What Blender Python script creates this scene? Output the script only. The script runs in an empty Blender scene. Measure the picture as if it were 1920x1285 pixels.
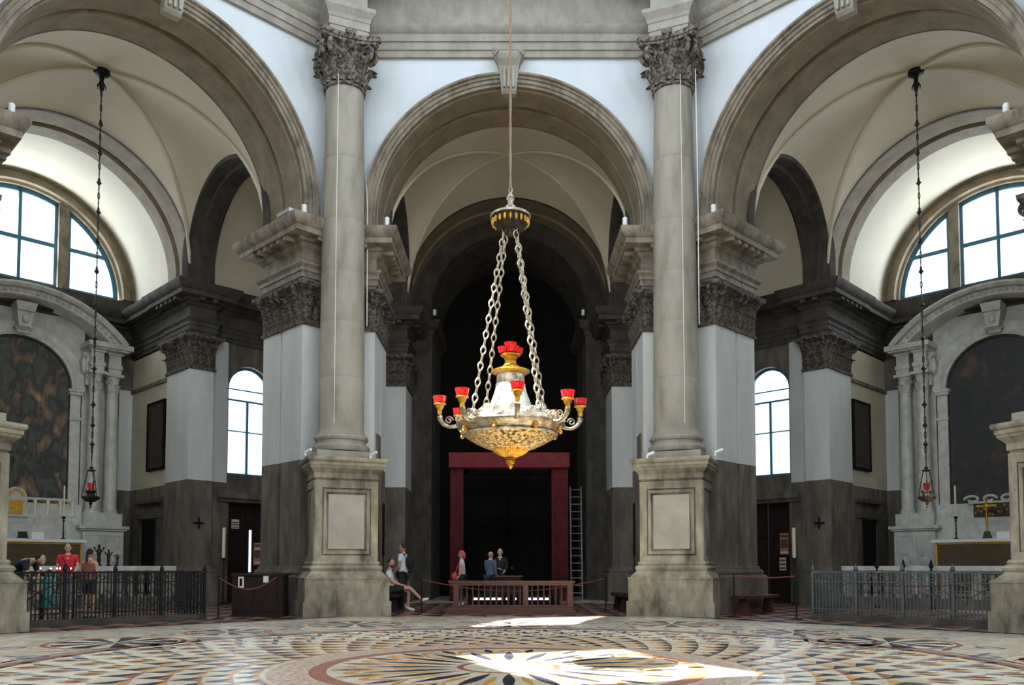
import bpy, bmesh, math, random
from mathutils import Vector, Matrix
random.seed(7)
PI = math.pi
S = bpy.context.scene
COL = S.collection
cos, sin, sqrt = math.cos, math.sin, math.sqrt

# ---------------------------------------------------------------- camera, sky, lights, exposure
F_PX, CX, HY, EYE, TILT = 1553.1, 954.1, 1063.0, 1.2, .052
cd = bpy.data.cameras.new('camera'); cam = bpy.data.objects.new('camera', cd); COL.objects.link(cam)
cam.location = (0, 0, EYE); cam.rotation_euler = (PI/2+TILT, 0, 0)
cd.sensor_fit = 'HORIZONTAL'; cd.sensor_width = 36; cd.lens = 36*F_PX/1920
cd.shift_x = (960-CX)/1920; cd.shift_y = (HY-F_PX*math.tan(TILT)-642.5)/1920; cd.clip_start = .05; cd.clip_end = 400
S.camera = cam
S.view_settings.view_transform = 'Standard'; S.view_settings.look = 'None'
S.view_settings.exposure = 0.0; S.view_settings.gamma = 1; S.view_settings.use_curve_mapping = False
S.cycles.use_denoising = True
S.cycles.max_bounces = 8; S.cycles.diffuse_bounces = 5; S.cycles.glossy_bounces = 4
S.cycles.transparent_max_bounces = 12; S.cycles.sample_clamp_indirect = 6; S.cycles.caustics_reflective = False
W = bpy.data.worlds.new('sky'); S.world = W; W.use_nodes = True
bg = W.node_tree.nodes['Background']; bg.inputs[0].default_value = (.70, .85, 1, 1); bg.inputs[1].default_value = 2.6

YC, AP = 10.635, 11.037            # octagon centre and distance to its arcade walls
C0 = Vector((0, YC, 0))
def bayw(th, u, v, z=0):          # arcade-side coordinates: u along the wall, v outwards
    return Vector((u*cos(th)-(AP+v)*sin(th), YC+u*sin(th)+(AP+v)*cos(th), z))
L45 = PI/4

sd = bpy.data.lights.new('sun', 'SUN'); sd.energy = 60; sd.angle = .009; sd.color = (1, .95, .86)
sun = bpy.data.objects.new('sun', sd); COL.objects.link(sun); sun.location = (-30, 0, 60)
SUND = Vector((1.44, .54, -2.9)).normalized()
sun.rotation_euler = SUND.to_track_quat('-Z', 'Y').to_euler()
def daylight(loc, direction, w, h, power, col=(.88, .94, 1)):
    d = bpy.data.lights.new('window_daylight', 'AREA'); d.shape = 'RECTANGLE'; d.size = w; d.size_y = h
    d.energy = power; d.color = col
    o = bpy.data.objects.new('window_daylight', d); COL.objects.link(o); o.location = loc
    o.rotation_euler = Vector(direction).to_track_quat('-Z', 'Y').to_euler()
    return o
DR_R, DR_Z0, DR_Z1, DR_W, DR_A0 = 10.5, 19.0, 24.4, 3.2, 204.5
P_DRUM, P_THERM, P_SIDE, P_ROUND = 590, 560, 850, 100
for k in range(8):                # the tall windows of the drum under the dome
    a = math.radians(DR_A0+45*k)
    daylight((DR_R*1.03*cos(a), YC+DR_R*1.03*sin(a), (DR_Z0+DR_Z1)/2), (-cos(a), -sin(a), -.25), DR_W*.95, (DR_Z1-DR_Z0)*.95, P_DRUM)
SP_W = []
for th in (L45, -L45):            # the lunette windows of the two chapels
    d = bayw(th, 0, 0)-bayw(th, 0, 1)
    daylight(bayw(th, 0, 12.0, 12.1), (d.x, d.y, -.1), 5.6, 2.6, P_THERM)
    for s in (-1, 1):             # round-headed windows of the ambulatory
        daylight(bayw(th, s*5.69, 7.4, 5.9), (d.x, d.y, 0), 1.3, 3.3, P_ROUND)
for th in (2*L45, -2*L45, 3*L45, -3*L45, 4*L45):   # lunettes of the chapels behind the viewer
    d = bayw(th, 0, 0)-bayw(th, 0, 1)
    daylight(bayw(th, 0, 7.2, 10.8), (d.x, d.y, -.15), 5, 3, P_SIDE)

# ---------------------------------------------------------------- materials
def mat(name, c1, c2=None, rough=.7, scale=3, stretch=(1, 1, 1), bump=.0, metal=0, detail=6, lo=.35, hi=.68, c3=None, coat=0, bscale=None):
    m = bpy.data.materials.new(name); m.use_nodes = True; nt = m.node_tree; N = nt.nodes; L = nt.links
    b = N['Principled BSDF']; b.inputs['Roughness'].default_value = rough; b.inputs['Metallic'].default_value = metal
    b.inputs['Coat Weight'].default_value = coat
    b.inputs['Base Color'].default_value = (*c1, 1)
    if c2 or bump:
        tc = N.new('ShaderNodeTexCoord'); mp = N.new('ShaderNodeMapping'); L.new(tc.outputs['Object'], mp.inputs[0])
        mp.inputs['Scale'].default_value = stretch
        nz = N.new('ShaderNodeTexNoise'); nz.inputs['Scale'].default_value = scale; nz.inputs['Detail'].default_value = detail
        nz.inputs['Roughness'].default_value = .62
        L.new(mp.outputs[0], nz.inputs['Vector'])
        if c2:
            cr = N.new('ShaderNodeValToRGB'); cr.color_ramp.elements[0].position = lo; cr.color_ramp.elements[1].position = hi
            cr.color_ramp.elements[0].color = (*c2, 1); cr.color_ramp.elements[1].color = (*c1, 1)
            if c3:
                e = cr.color_ramp.elements.new((lo+hi)/2); e.color = (*c3, 1)
            L.new(nz.outputs[0], cr.inputs[0]); L.new(cr.outputs[0], b.inputs['Base Color'])
        if bump:
            n2 = N.new('ShaderNodeTexNoise'); n2.inputs['Scale'].default_value = bscale or scale*6; n2.inputs['Detail'].default_value = 5
            L.new(mp.outputs[0], n2.inputs['Vector'])
            bp = N.new('ShaderNodeBump'); bp.inputs['Strength'].default_value = bump; bp.inputs['Distance'].default_value = .03
            L.new(n2.outputs[0], bp.inputs['Height']); L.new(bp.outputs[0], b.inputs['Normal'])
    return m
def emis(name, c, s):
    m = bpy.data.materials.new(name); m.use_nodes = True; b = m.node_tree.nodes['Principled BSDF']
    b.inputs['Base Color'].default_value = (*c, 1); b.inputs['Emission Color'].default_value = (*c, 1); b.inputs['Emission Strength'].default_value = s
    return m
M = {}
M['plaster'] = mat('white_plaster', (.63, .68, .72), (.555, .60, .63), .85, .7, (1, 1, .6), .06)
M['pier_white'] = mat('pier_limewash', (.58, .60, .59), (.46, .48, .47), .85, 1.2, (1, 1, .2), .08)
M['vault'] = mat('vault_plaster', (.60, .545, .42), (.52, .47, .36), .9, .5, (1, 1, 1), .04)
M['chapel_vault'] = mat('chapel_plaster', (.66, .62, .50), (.58, .54, .43), .9, .5)
M['chapel_wall'] = mat('chapel_wall_plaster', (.50, .47, .36), (.40, .37, .28), .9, .8)
M['stone'] = mat('istrian_stone', (.29, .248, .185), (.11, .09, .065), .75, 3.5, (1, 1, .5), .3, c3=(.215, .185, .14))
M['stone_lt'] = mat('pale_stone', (.33, .31, .265), (.235, .215, .18), .7, 3.0, (1, 1, .6), .2, c3=(.285, .265, .222))
M['shaft'] = mat('column_stone', (.34, .31, .255), (.20, .178, .142), .6, 2.2, (1, 1, .25), .12, c3=(.295, .27, .22))
M['ped'] = mat('pedestal_stone', (.38, .34, .25), (.085, .072, .052), .8, 2.2, (1, 1, .5), .4, c3=(.23, .205, .15))
M['pedpanel'] = mat('pedestal_panel_stone', (.40, .37, .31), (.27, .25, .205), .7, 1.3, (1, 1, 1), .15)
M['damp'] = mat('damp_grey_stone', (.18, .152, .12), (.065, .055, .045), .85, 2.6, (1, 1, .3), .4, c3=(.115, .098, .078))
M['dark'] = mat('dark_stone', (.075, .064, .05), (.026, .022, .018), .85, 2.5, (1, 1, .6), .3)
M['carved'] = mat('carved_stone', (.27, .23, .18), (.03, .024, .018), .85, 11, (1, 1, 1), .9, lo=.4, hi=.62)  # near-black noise puts crevice shade into the carving's colour
M['carved_dk'] = mat('dark_carved_stone', (.17, .14, .11), (.022, .018, .014), .85, 11, (1, 1, 1), .9, lo=.4, hi=.62)  # crevice shade painted by the noise here too, on a darker stone
M['archdk'] = mat('brown_arch_stone', (.25, .20, .13), (.16, .128, .082), .8, 2.2, (1, 1, 1), .2)
M['marble'] = mat('grey_white_marble', (.62, .62, .57), (.42, .42, .385), .45, 4, (1, 1, .8), .1)
M['wood'] = mat('dark_wood', (.024, .010, .007), (.010, .005, .004), .6, 2, (6, 6, .7), .1)
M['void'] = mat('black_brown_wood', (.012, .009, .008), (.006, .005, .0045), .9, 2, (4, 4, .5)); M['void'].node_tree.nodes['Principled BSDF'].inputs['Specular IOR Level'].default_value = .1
M['redwood'] = mat('red_brown_wood', (.10, .03, .018), (.05, .016, .01), .45, 2.5, (5, 5, 1), .1)
M['curtain'] = mat('red_curtain', (.21, .030, .035), (.14, .018, .022), .9, 3)
M['iron'] = mat('black_iron', (.012, .012, .013), (.008, .008, .009), .6, 8)
M['iron'].node_tree.nodes['Principled BSDF'].inputs['Specular IOR Level'].default_value = .2
M['wood'].node_tree.nodes['Principled BSDF'].inputs['Specular IOR Level'].default_value = .25
M['iron_lt'] = mat('grey_green_iron', (.11, .125, .135), (.05, .06, .065), .42, 8, metal=.4)
M['silver'] = mat('worn_silver', (.62, .56, .43), (.20, .17, .12), .2, 14, (1, 1, 1), .35, metal=1)
M['chased'] = mat('chased_silver_gilt', (.80, .60, .26), (.10, .075, .035), .22, 26, (1, 1, 1), 1.0, metal=1, bscale=44, lo=.42, hi=.56)
M['bright'] = mat('bright_silver', (.80, .78, .72), (.55, .52, .46), .28, 10, (1, 1, 1), .3, metal=.9)
M['gold'] = mat('gold', (.70, .40, .06), (.36, .19, .025), .3, 16, (1, 1, 1), .4, metal=1)
M['alu'] = mat('aluminium', (.45, .47, .48), None, .35, metal=.6)
M['white'] = mat('white_paint', (.75, .77, .78), None, .5)
M['paper'] = mat('white_paper', (.7, .68, .62), None, .8)
M['candle'] = mat('cream_wax', (.75, .71, .52), None, .6)
M['bronze'] = mat('dark_bronze', (.05, .045, .035), (.025, .022, .018), .4, 9, metal=.7)
M['cable'] = mat('white_cable', (.72, .7, .62), None, .6)
M['rope'] = mat('red_rope', (.14, .035, .03), None, .9, bump=.3, scale=20)
M['cord'] = mat('brown_cord', (.42, .31, .23), (.25, .17, .12), .8, 30, (1, 1, 3), .5)
M['winframe'] = mat('window_paint_blue_glow', (.05, .17, .27), None, .5)  # blue-grey frame paint, its blue strengthened to imitate the glow round the glass
M['altarfront'] = mat('brown_altar_cloth', (.11, .075, .045), (.075, .05, .03), .85, 5)
M['tan'] = mat('tan_skin', (.52, .30, .21), None, .6)
M['pale'] = mat('pale_skin', (.62, .38, .29), None, .6)
def red_glass():
    m = bpy.data.materials.new('red_glass'); m.use_nodes = True; b = m.node_tree.nodes['Principled BSDF']
    b.inputs['Base Color'].default_value = (.85, .012, .02, 1); b.inputs['Roughness'].default_value = .12
    b.inputs['Transmission Weight'].default_value = .45; b.inputs['Coat Weight'].default_value = .5
    return m
M['redglass'] = red_glass()
def pane_mat():
    m = bpy.data.materials.new('window_glass'); m.use_nodes = True; nt = m.node_tree; nt.nodes.remove(nt.nodes['Principled BSDF'])
    t = nt.nodes.new('ShaderNodeBsdfTransparent'); t.inputs[0].default_value = (.93, .96, .98, 1)
    g = nt.nodes.new('ShaderNodeBsdfGlossy'); g.inputs['Roughness'].default_value = .1
    x = nt.nodes.new('ShaderNodeMixShader'); x.inputs[0].default_value = .05
    nt.links.new(t.outputs[0], x.inputs[1]); nt.links.new(g.outputs[0], x.inputs[2])
    nt.links.new(x.outputs[0], nt.nodes['Material Output'].inputs[0]); return m
M['glass'] = pane_mat()
def painting_mat(name, seed, cols):
    m = bpy.data.materials.new(name); m.use_nodes = True; nt = m.node_tree; N = nt.nodes; L = nt.links; b = N['Principled BSDF']
    b.inputs['Roughness'].default_value = .55
    tc = N.new('ShaderNodeTexCoord'); mp = N.new('ShaderNodeMapping'); mp.inputs['Location'].default_value = (seed, seed*2, seed); mp.inputs['Scale'].default_value = (1, 1, .55)
    L.new(tc.outputs['Object'], mp.inputs[0])
    nz = N.new('ShaderNodeTexNoise'); nz.inputs['Scale'].default_value = 2.3; nz.inputs['Detail'].default_value = 9; nz.inputs['Distortion'].default_value = .35
    L.new(mp.outputs[0], nz.inputs[0])
    cr = N.new('ShaderNodeValToRGB'); L.new(nz.outputs[0], cr.inputs[0])
    el = cr.color_ramp.elements
    el[0].position = .3; el[0].color = (*cols[0], 1); el[1].position = .75; el[1].color = (*cols[-1], 1)
    for i, c in enumerate(cols[1:-1]):
        e = el.new(.3+.45*(i+1)/(len(cols)-1)); e.color = (*c, 1)
    L.new(cr.outputs[0], b.inputs['Base Color']); return m
M['paint_l'] = painting_mat('dark_oil_painting_warm', 3, [(.012, .014, .012), (.07, .075, .06), (.018, .02, .018), (.20, .12, .07), (.42, .30, .19)])
M['paint_r'] = painting_mat('dark_oil_painting_cool', 9, [(.008, .009, .012), (.02, .019, .02), (.014, .014, .017), (.05, .032, .026), (.10, .065, .045)])
M['paint_s'] = painting_mat('small_dark_painting', 5, [(.02, .013, .01), (.03, .02, .015), (.05, .03, .02)])
def plain(name, c, rough=.85): return mat(name, c, None, rough)

# ---------------------------------------------------------------- mesh builder
class MB:
    def __init__(s): s.v = []; s.f = []; s.mi = []
    def add(s, vs, fs, m=0):
        n = len(s.v); s.v += [tuple(p) for p in vs]; s.f += [tuple(i+n for i in f) for f in fs]; s.mi += [m]*len(fs)
        return s
    def box(s, x0, x1, y0, y1, z0, z1, m=0):
        return s.add([(x, y, z) for z in (z0, z1) for x, y in ((x0, y0), (x1, y0), (x1, y1), (x0, y1))],
              [(3, 2, 1, 0), (4, 5, 6, 7), (0, 1, 5, 4), (1, 2, 6, 5), (2, 3, 7, 6), (3, 0, 4, 7)], m)
    def prism(s, poly, z0, z1, m=0, top=None):
        n = len(poly); t = top or poly
        return s.add([(x, y, z0) for x, y in poly]+[(x, y, z1) for x, y in t],
              [tuple(range(n))[::-1], tuple(range(n, 2*n))]+[(i, (i+1) % n, n+(i+1) % n, n+i) for i in range(n)], m)
    def sweep(s, prof, path, closed=False, m=0, cap=True):
        # prof [(offset, z)], path [(x, y)]; the offset goes to the right-hand side of the walking direction
        n = len(path); rows = []
        for i in range(n):
            p = Vector(path[i])
            a = Vector(path[i-1]) if (i > 0 or closed) else None
            b = Vector(path[(i+1) % n]) if (i < n-1 or closed) else None
            na = Vector(((p-a).y, -(p-a).x)).normalized() if a is not None else None
            nb = Vector(((b-p).y, -(b-p).x)).normalized() if b is not None else None
            if na is None: d = nb
            elif nb is None: d = na
            else:
                d = (na+nb); d = d/max(.2, d.dot(na)) if d.length > 1e-6 else na
            rows.append([(p.x+d.x*o, p.y+d.y*o, z) for o, z in prof])
        k = len(prof); vs = [q for r in rows for q in r]; fs = []
        for i in range(n if closed else n-1):
            j = (i+1) % n
            for q in range(k-1): fs.append((i*k+q, j*k+q, j*k+q+1, i*k+q+1))
        if cap and not closed:
            fs += [tuple(range(k)), tuple(range((n-1)*k, n*k))[::-1]]
        return s.add(vs, fs, m)
    def arc(s, prof, cu, cz, a0=0, a1=PI, seg=48, m=0, axis='v', closed=False):
        # prof [(radius, depth)] swept round an axis running outwards (axis v) or along the wall (axis u)
        k = len(prof); vs = []; fs = []
        for i in range(seg+1):
            a = a0+(a1-a0)*i/seg
            for r, d in prof:
                vs.append((cu+r*cos(a), d, cz+r*sin(a)) if axis == 'v' else (d, cu+r*cos(a), cz+r*sin(a)))
        kk = k if closed else k-1
        for i in range(seg):
            for q in range(kk):
                q2 = (q+1) % k; fs.append((i*k+q, (i+1)*k+q, (i+1)*k+q2, i*k+q2))
        fs += [tuple(range(k)), tuple(range(seg*k, (seg+1)*k))[::-1]]
        return s.add(vs, fs, m)
    def lathe(s, prof, c=(0, 0, 0), seg=24, m=0, a0=0, a1=2*PI, cap=True):
        full = abs(a1-a0-2*PI) < 1e-6; n = seg if full else seg+1; k = len(prof); vs = []; fs = []
        for i in range(n):
            a = a0+(a1-a0)*i/seg
            for r, z in prof: vs.append((c[0]+r*cos(a), c[1]+r*sin(a), c[2]+z))
        for i in range(seg):
            j = (i+1) % n
            for q in range(k-1): fs.append((i*k+q, j*k+q, j*k+q+1, i*k+q+1))
        if full and cap:
            if prof[0][0] > 1e-4: fs.append(tuple(i*k for i in range(n))[::-1])
            if prof[-1][0] > 1e-4: fs.append(tuple(i*k+k-1 for i in range(n)))
        return s.add(vs, fs, m)
    def tube(s, pts, r, seg=8, m=0, closed=False):
        pts = [Vector(p) for p in pts]; n = len(pts); rr = r if isinstance(r, (list, tuple)) else [r]*n; vs = []; fs = []
        up = None
        for i in range(n):
            if closed: t = pts[(i+1) % n]-pts[i-1]
            else: t = (pts[min(i+1, n-1)]-pts[max(i-1, 0)])
            t = t.normalized() if t.length > 1e-9 else Vector((0, 0, 1))
            if up is None: up = Vector((0, 0, 1)) if abs(t.z) < .9 else Vector((1, 0, 0))
            x = t.cross(up)
            if x.length < 1e-4: x = t.cross(Vector((0, 1, .3)))
            x.normalize(); y = x.cross(t).normalized(); up = y
            for q in range(seg):
                a = 2*PI*q/seg; vs.append(pts[i]+(x*cos(a)+y*sin(a))*rr[i])
        for i in range(n if closed else n-1):
            j = (i+1) % n
            for q in range(seg): fs.append((i*seg+q, i*seg+(q+1) % seg, j*seg+(q+1) % seg, j*seg+q))
        if not closed: fs += [tuple(range(seg))[::-1], tuple(range((n-1)*seg, n*seg))]
        return s.add(vs, fs, m)
    def ball(s, c, r, seg=12, rings=8, m=0):
        r = r if isinstance(r, (tuple, list)) else (r, r, r); vs = [(c[0], c[1], c[2]-r[2])]; fs = []
        for i in range(1, rings):
            p = -PI/2+PI*i/rings
            for q in range(seg): vs.append((c[0]+r[0]*cos(p)*cos(2*PI*q/seg), c[1]+r[1]*cos(p)*sin(2*PI*q/seg), c[2]+r[2]*sin(p)))
        vs.append((c[0], c[1], c[2]+r[2])); t = len(vs)-1
        for q in range(seg):
            fs.append((0, 1+(q+1) % seg, 1+q)); b = 1+(rings-2)*seg; fs.append((t, b+q, b+(q+1) % seg))
        for i in range(rings-2):
            for q in range(seg): a = 1+i*seg; fs.append((a+q, a+(q+1) % seg, a+seg+(q+1) % seg, a+seg+q))
        return s.add(vs, fs, m)
    def grid(s, fn, nu, nv, m=0):
        vs = [fn(i/nu, j/nv) for i in range(nu+1) for j in range(nv+1)]
        return s.add(vs, [(i*(nv+1)+j, (i+1)*(nv+1)+j, (i+1)*(nv+1)+j+1, i*(nv+1)+j+1) for i in range(nu) for j in range(nv)], m)
    def mesh(s, name, mats, org=(0, 0, 0), ang=.6):
        me = bpy.data.meshes.new(name)
        me.from_pydata([(x-org[0], y-org[1], z-org[2]) for x, y, z in s.v], [], s.f)
        for mm in (mats if isinstance(mats, (list, tuple)) else [mats]): me.materials.append(M[mm] if isinstance(mm, str) else mm)
        me.polygons.foreach_set('material_index', s.mi); me.polygons.foreach_set('use_smooth', [True]*len(s.f))
        me.update(); me.set_sharp_from_angle(angle=ang)
        return me
    def build(s, name, mats, parent=None, org=None, ang=.6):
        if org is None: org = ORG.get(parent.name, (0, 0, 0)) if parent is not None else (0, 0, 0)
        o = bpy.data.objects.new(name, s.mesh(name, mats, org, ang)); COL.objects.link(o); o.parent = parent
        if parent is not None: ORG[o.name] = org
        return o
ORG = {}; BASE = {}
def props(o, label=None, cat=None, group=None, kind=None):
    if label: o['label'] = label
    if cat: o['category'] = cat
    if group: o['group'] = group
    if kind: o['kind'] = kind
    return o
def thing(name, label, cat, th=None, base=(0, 0, 0), group=None, kind=None, rot=0):
    """An Empty at the thing's base. th None: base is a world point; else base is (u, v, z) of the side turned by th."""
    o = bpy.data.objects.new(name, None); COL.objects.link(o); props(o, label, cat, group, kind); o.empty_display_size = .2
    if th is None: o.location = base; o.rotation_euler.z = rot; ORG[o.name] = (0, 0, 0)
    else: o.location = bayw(th, *base); o.rotation_euler.z = th; ORG[o.name] = base
    BASE[o.name] = base
    return o
def copy_tree(o, parent=None):
    c = o.copy(); COL.objects.link(c); c.parent = parent
    for ch in [x for x in CH.get(o.name, o.children)]: copy_tree(ch, c)
    return c
CH = {}
def bay_copy(root, th, label, cat=None, group=None):
    c = copy_tree(root); b = BASE[root.name]; c.location = bayw(th, *b); c.rotation_euler.z = th; BASE[c.name] = b; ORG[c.name] = ORG[root.name]
    c['label'] = label
    if group: c['group'] = group
    return c
def inst(me, name, parent, loc, rotz=0, scale=(1, 1, 1), rot=None):
    o = bpy.data.objects.new(name, me); COL.objects.link(o); o.parent = parent
    o.location = loc; o.rotation_euler = rot or (0, 0, rotz); o.scale = scale
    return o
def loc_of(parent, p):
    g = ORG[parent.name]; return (p[0]-g[0], p[1]-g[1], p[2]-g[2])
# ---------------------------------------------------------------- helpers for the architecture
def pm(path, s): return list(path) if s > 0 else [(-u, v) for u, v in reversed(path)]
def arch(mb, prof, cu, cz, zlow, seg=56, m=0, axis='v'):
    mb.arc(prof, cu, cz, 0, PI, seg, m, axis)
    if cz > zlow:                                    # stilted legs below the half circle
        k = len(prof)
        for sg in (1, -1):
            vs = []
            for z in (zlow, cz):
                for r, d in prof: vs.append((cu+sg*r, d, z) if axis == 'v' else (d, cu+sg*r, z))
            mb.add(vs, [(q, q+1, k+q+1, k+q) for q in range(k-1)], m)
    return mb
def spandrel(mb, r, cz, z0, z1, U, v, m=0, cu=0, seg=48, axis='v'):
    """a sheet with an arched hole, from z0 up to z1 and out to U either side"""
    P = lambda a, z: (a, v, z) if axis == 'v' else (v, a, z)
    pts = [(cu+r*cos(PI*i/seg), cz+r*sin(PI*i/seg)) for i in range(seg+1)]
    for (a, z), (b, w) in zip(pts, pts[1:]): mb.add([P(a, z), P(b, w), P(b, z1), P(a, z1)], [(0, 1, 2, 3)], m)
    for s in (1, -1):
        mb.add([P(cu+s*r, z0), P(cu+s*U, z0), P(cu+s*U, z1), P(cu+s*r, z1)], [(0, 1, 2, 3)], m)
    return mb
def leaf_mesh(h, w, out, mt, name='leaf'):
    mb = MB(); nu, nv = 6, 8
    def pt(a, b, off):
        s = a*2-1; t = b
        wd = w*.5*(.62+.38*sin(PI*min(1, t*1.15)))*(1 if t < .85 else .75)*(1-.16*(int(t*8) % 2))
        o = out*(.10+.9*t**2.4); z = h*t if t < .8 else h*(.8+.35*(t-.8)-1.5*(t-.8)**2*2)
        o += (.10*w*(1-abs(s)**1.2)); o -= .22*w*abs(s)**2*(1-t*.5)
        return (s*wd, -o+off, z)
    mb.grid(lambda a, b: pt(a, b, 0), nu, nv); mb.grid(lambda a, b: pt(1-a, b, .03), nu, nv)
    return mb.mesh(name, mt, ang=.9)
def volute_mesh(r, th, mt):
    mb = MB(); pts = []
    for i in range(22):
        a = -PI/2+i*.5; rr = r*(1-i/26); pts.append((0, -rr*cos(a)-r*.2, rr*sin(a)))
    mb.tube(pts, [th*(1-.4*i/21) for i in range(22)], 6)
    return mb.mesh('volute', mt)
LEAF = {}
def leaf(kind, mt):
    k = (kind, mt)
    if k not in LEAF:
        LEAF[k] = {'low': lambda: leaf_mesh(.52, .30, .20, mt), 'high': lambda: leaf_mesh(.86, .28, .24, mt),
                   'blow': lambda: leaf_mesh(.50, .36, .30, mt), 'bhigh': lambda: leaf_mesh(.80, .33, .36, mt),
                   'slow': lambda: leaf_mesh(.26, .15, .10, mt), 'shigh': lambda: leaf_mesh(.42, .13, .11, mt),
                   'vol': lambda: volute_mesh(.15, .045, mt), 'bvol': lambda: volute_mesh(.21, .062, mt), 'svol': lambda: volute_mesh(.08, .025, mt)}[kind]()
    return LEAF[k]
def face_leaves(cap, a, b, z, n, mt, normal, s=1):
    """two rows of acanthus on a flat face from a to b (u, v), plus volutes at the ends"""
    a = Vector(a); b = Vector(b); rz = math.atan2(normal[0], -normal[1]); N = Vector(normal)
    for row, (kd, k) in enumerate((('low', n), ('high', n-1 if n > 2 else n))):
        for i in range(k):
            t = (i+.5)/k; p = a.lerp(b, t)+N*(.02 if row == 0 else -.01)
            inst(leaf(kd, mt), 'leaf', cap, loc_of(cap, (p.x, p.y, z+.08)), rz)
    for t in (.06, .94):
        p = a.lerp(b, t)+N*.1
        inst(leaf('vol', mt), 'volute', cap, loc_of(cap, (p.x, p.y, z+.90)), rz)

CAPZ, IMPZ, CZ, RI, RO = 7.42, 10.05, 10.55, 3.55, 3.87
VJ, VR, VC = 2.0, 6.77, 8.35     # end of the arcade wall, ambulatory outer wall, end of the chapel arch
IMP = [(0, 8.5), (.04, 8.5), (.04, 8.64), (.07, 8.64), (.07, 8.80), (.10, 8.80), (.10, 8.90), (.17, 8.98), (.17, 9.02), (.03, 9.04), (.03, 9.40),
       (.10, 9.44), (.14, 9.52), (.22, 9.54), (.22, 9.62), (.50, 9.64), (.50, 9.78), (.54, 9.80), (.63, 9.92), (.64, IMPZ), (0, IMPZ+.02)]
def modillions(root, path, step=.30):
    mb = MB()
    for a, b in zip(path, path[1:]):
        a = Vector(a); b = Vector(b); d = (b-a); L = d.length; d.normalize(); n = Vector((d.y, -d.x)); k = max(1, int(L/step))
        for i in range(k):
            c = a+d*((i+.5)*L/k); w = .07
            q = [c+d*w+n*.2, c-d*w+n*.2, c-d*w+n*.46, c+d*w+n*.46]
            mb.prism([(p.x, p.y) for p in q], 9.53, 9.63)
    return mb
def pier(name, th, s, label, front=True, group=None):
    """white-limewashed corner pier of an arch with carved capital and cornice; s = which end of the arch"""
    if front:
        v0, v1, uo = 0, VJ, 4.52
        shaft = [(5.35, v1), (RI, v1), (RI, 1.12), (RI+.08, 1.12), (RI+.08, 1.0), (RI, 1.0), (RI, v0), (uo, v0)]
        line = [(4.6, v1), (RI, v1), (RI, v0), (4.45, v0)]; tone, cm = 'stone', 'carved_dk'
    else:
        v0, v1, uo = VR-.12, VC, 4.35
        shaft = [(4.9, v1), (RI, v1), (RI, v0), (uo, v0), (uo, v0+.14), (4.9, v0+.14)]
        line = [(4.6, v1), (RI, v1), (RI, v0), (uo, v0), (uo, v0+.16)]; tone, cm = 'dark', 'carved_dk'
    t = thing(name, label, 'pier', th, (s*3.9, (v0+v1)/2, 0), group, 'structure')
    P = pm(shaft, s)
    MB().prism(P, 0, 3.92).build('lower_shaft', 'damp', t)
    MB().prism(P, 3.92, 8.5).build('upper_shaft', 'pier_white', t)
    Q = pm(line, s)
    if s > 0: Qi = Q
    MB().sweep([(0, 0), (.19, 0), (.19, .93), (.15, .98), (.10, .99), (.12, 1.05), (.10, 1.11), (.05, 1.13), (.04, 1.2), (0, 1.22)], Q).build('base_moulding', 'damp', t)
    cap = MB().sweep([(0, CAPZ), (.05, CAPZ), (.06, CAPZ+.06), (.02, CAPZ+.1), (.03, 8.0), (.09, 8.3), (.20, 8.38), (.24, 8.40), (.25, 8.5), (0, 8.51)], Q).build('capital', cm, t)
    j = lambda u, v: (s*u, v)
    if front:
        face_leaves(cap, j(RI, v0), j(4.4, v0), CAPZ, 3, cm, (0, -1)); face_leaves(cap, j(RI, .02), j(RI, .98), CAPZ, 3, cm, (-s, 0))
        face_leaves(cap, j(RI, 1.14), j(RI, 1.88), CAPZ, 3, cm, (-s, 0))
    else:
        face_leaves(cap, j(RI, v0), j(uo, v0), CAPZ, 3, cm, (0, -1)); face_leaves(cap, j(RI, v0+.02), j(RI, v0+.86), CAPZ, 3, cm, (-s, 0))
        face_leaves(cap, j(RI, v0+.95), j(RI, v1-.05), CAPZ, 3, cm, (-s, 0))
    e = MB().prism(P, 8.5, IMPZ).sweep(IMP, Q).build('impost_cornice', tone, t)
    modillions(t, Q).build('modillions', tone, t)['kind'] = 'stuff'
    return t

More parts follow.
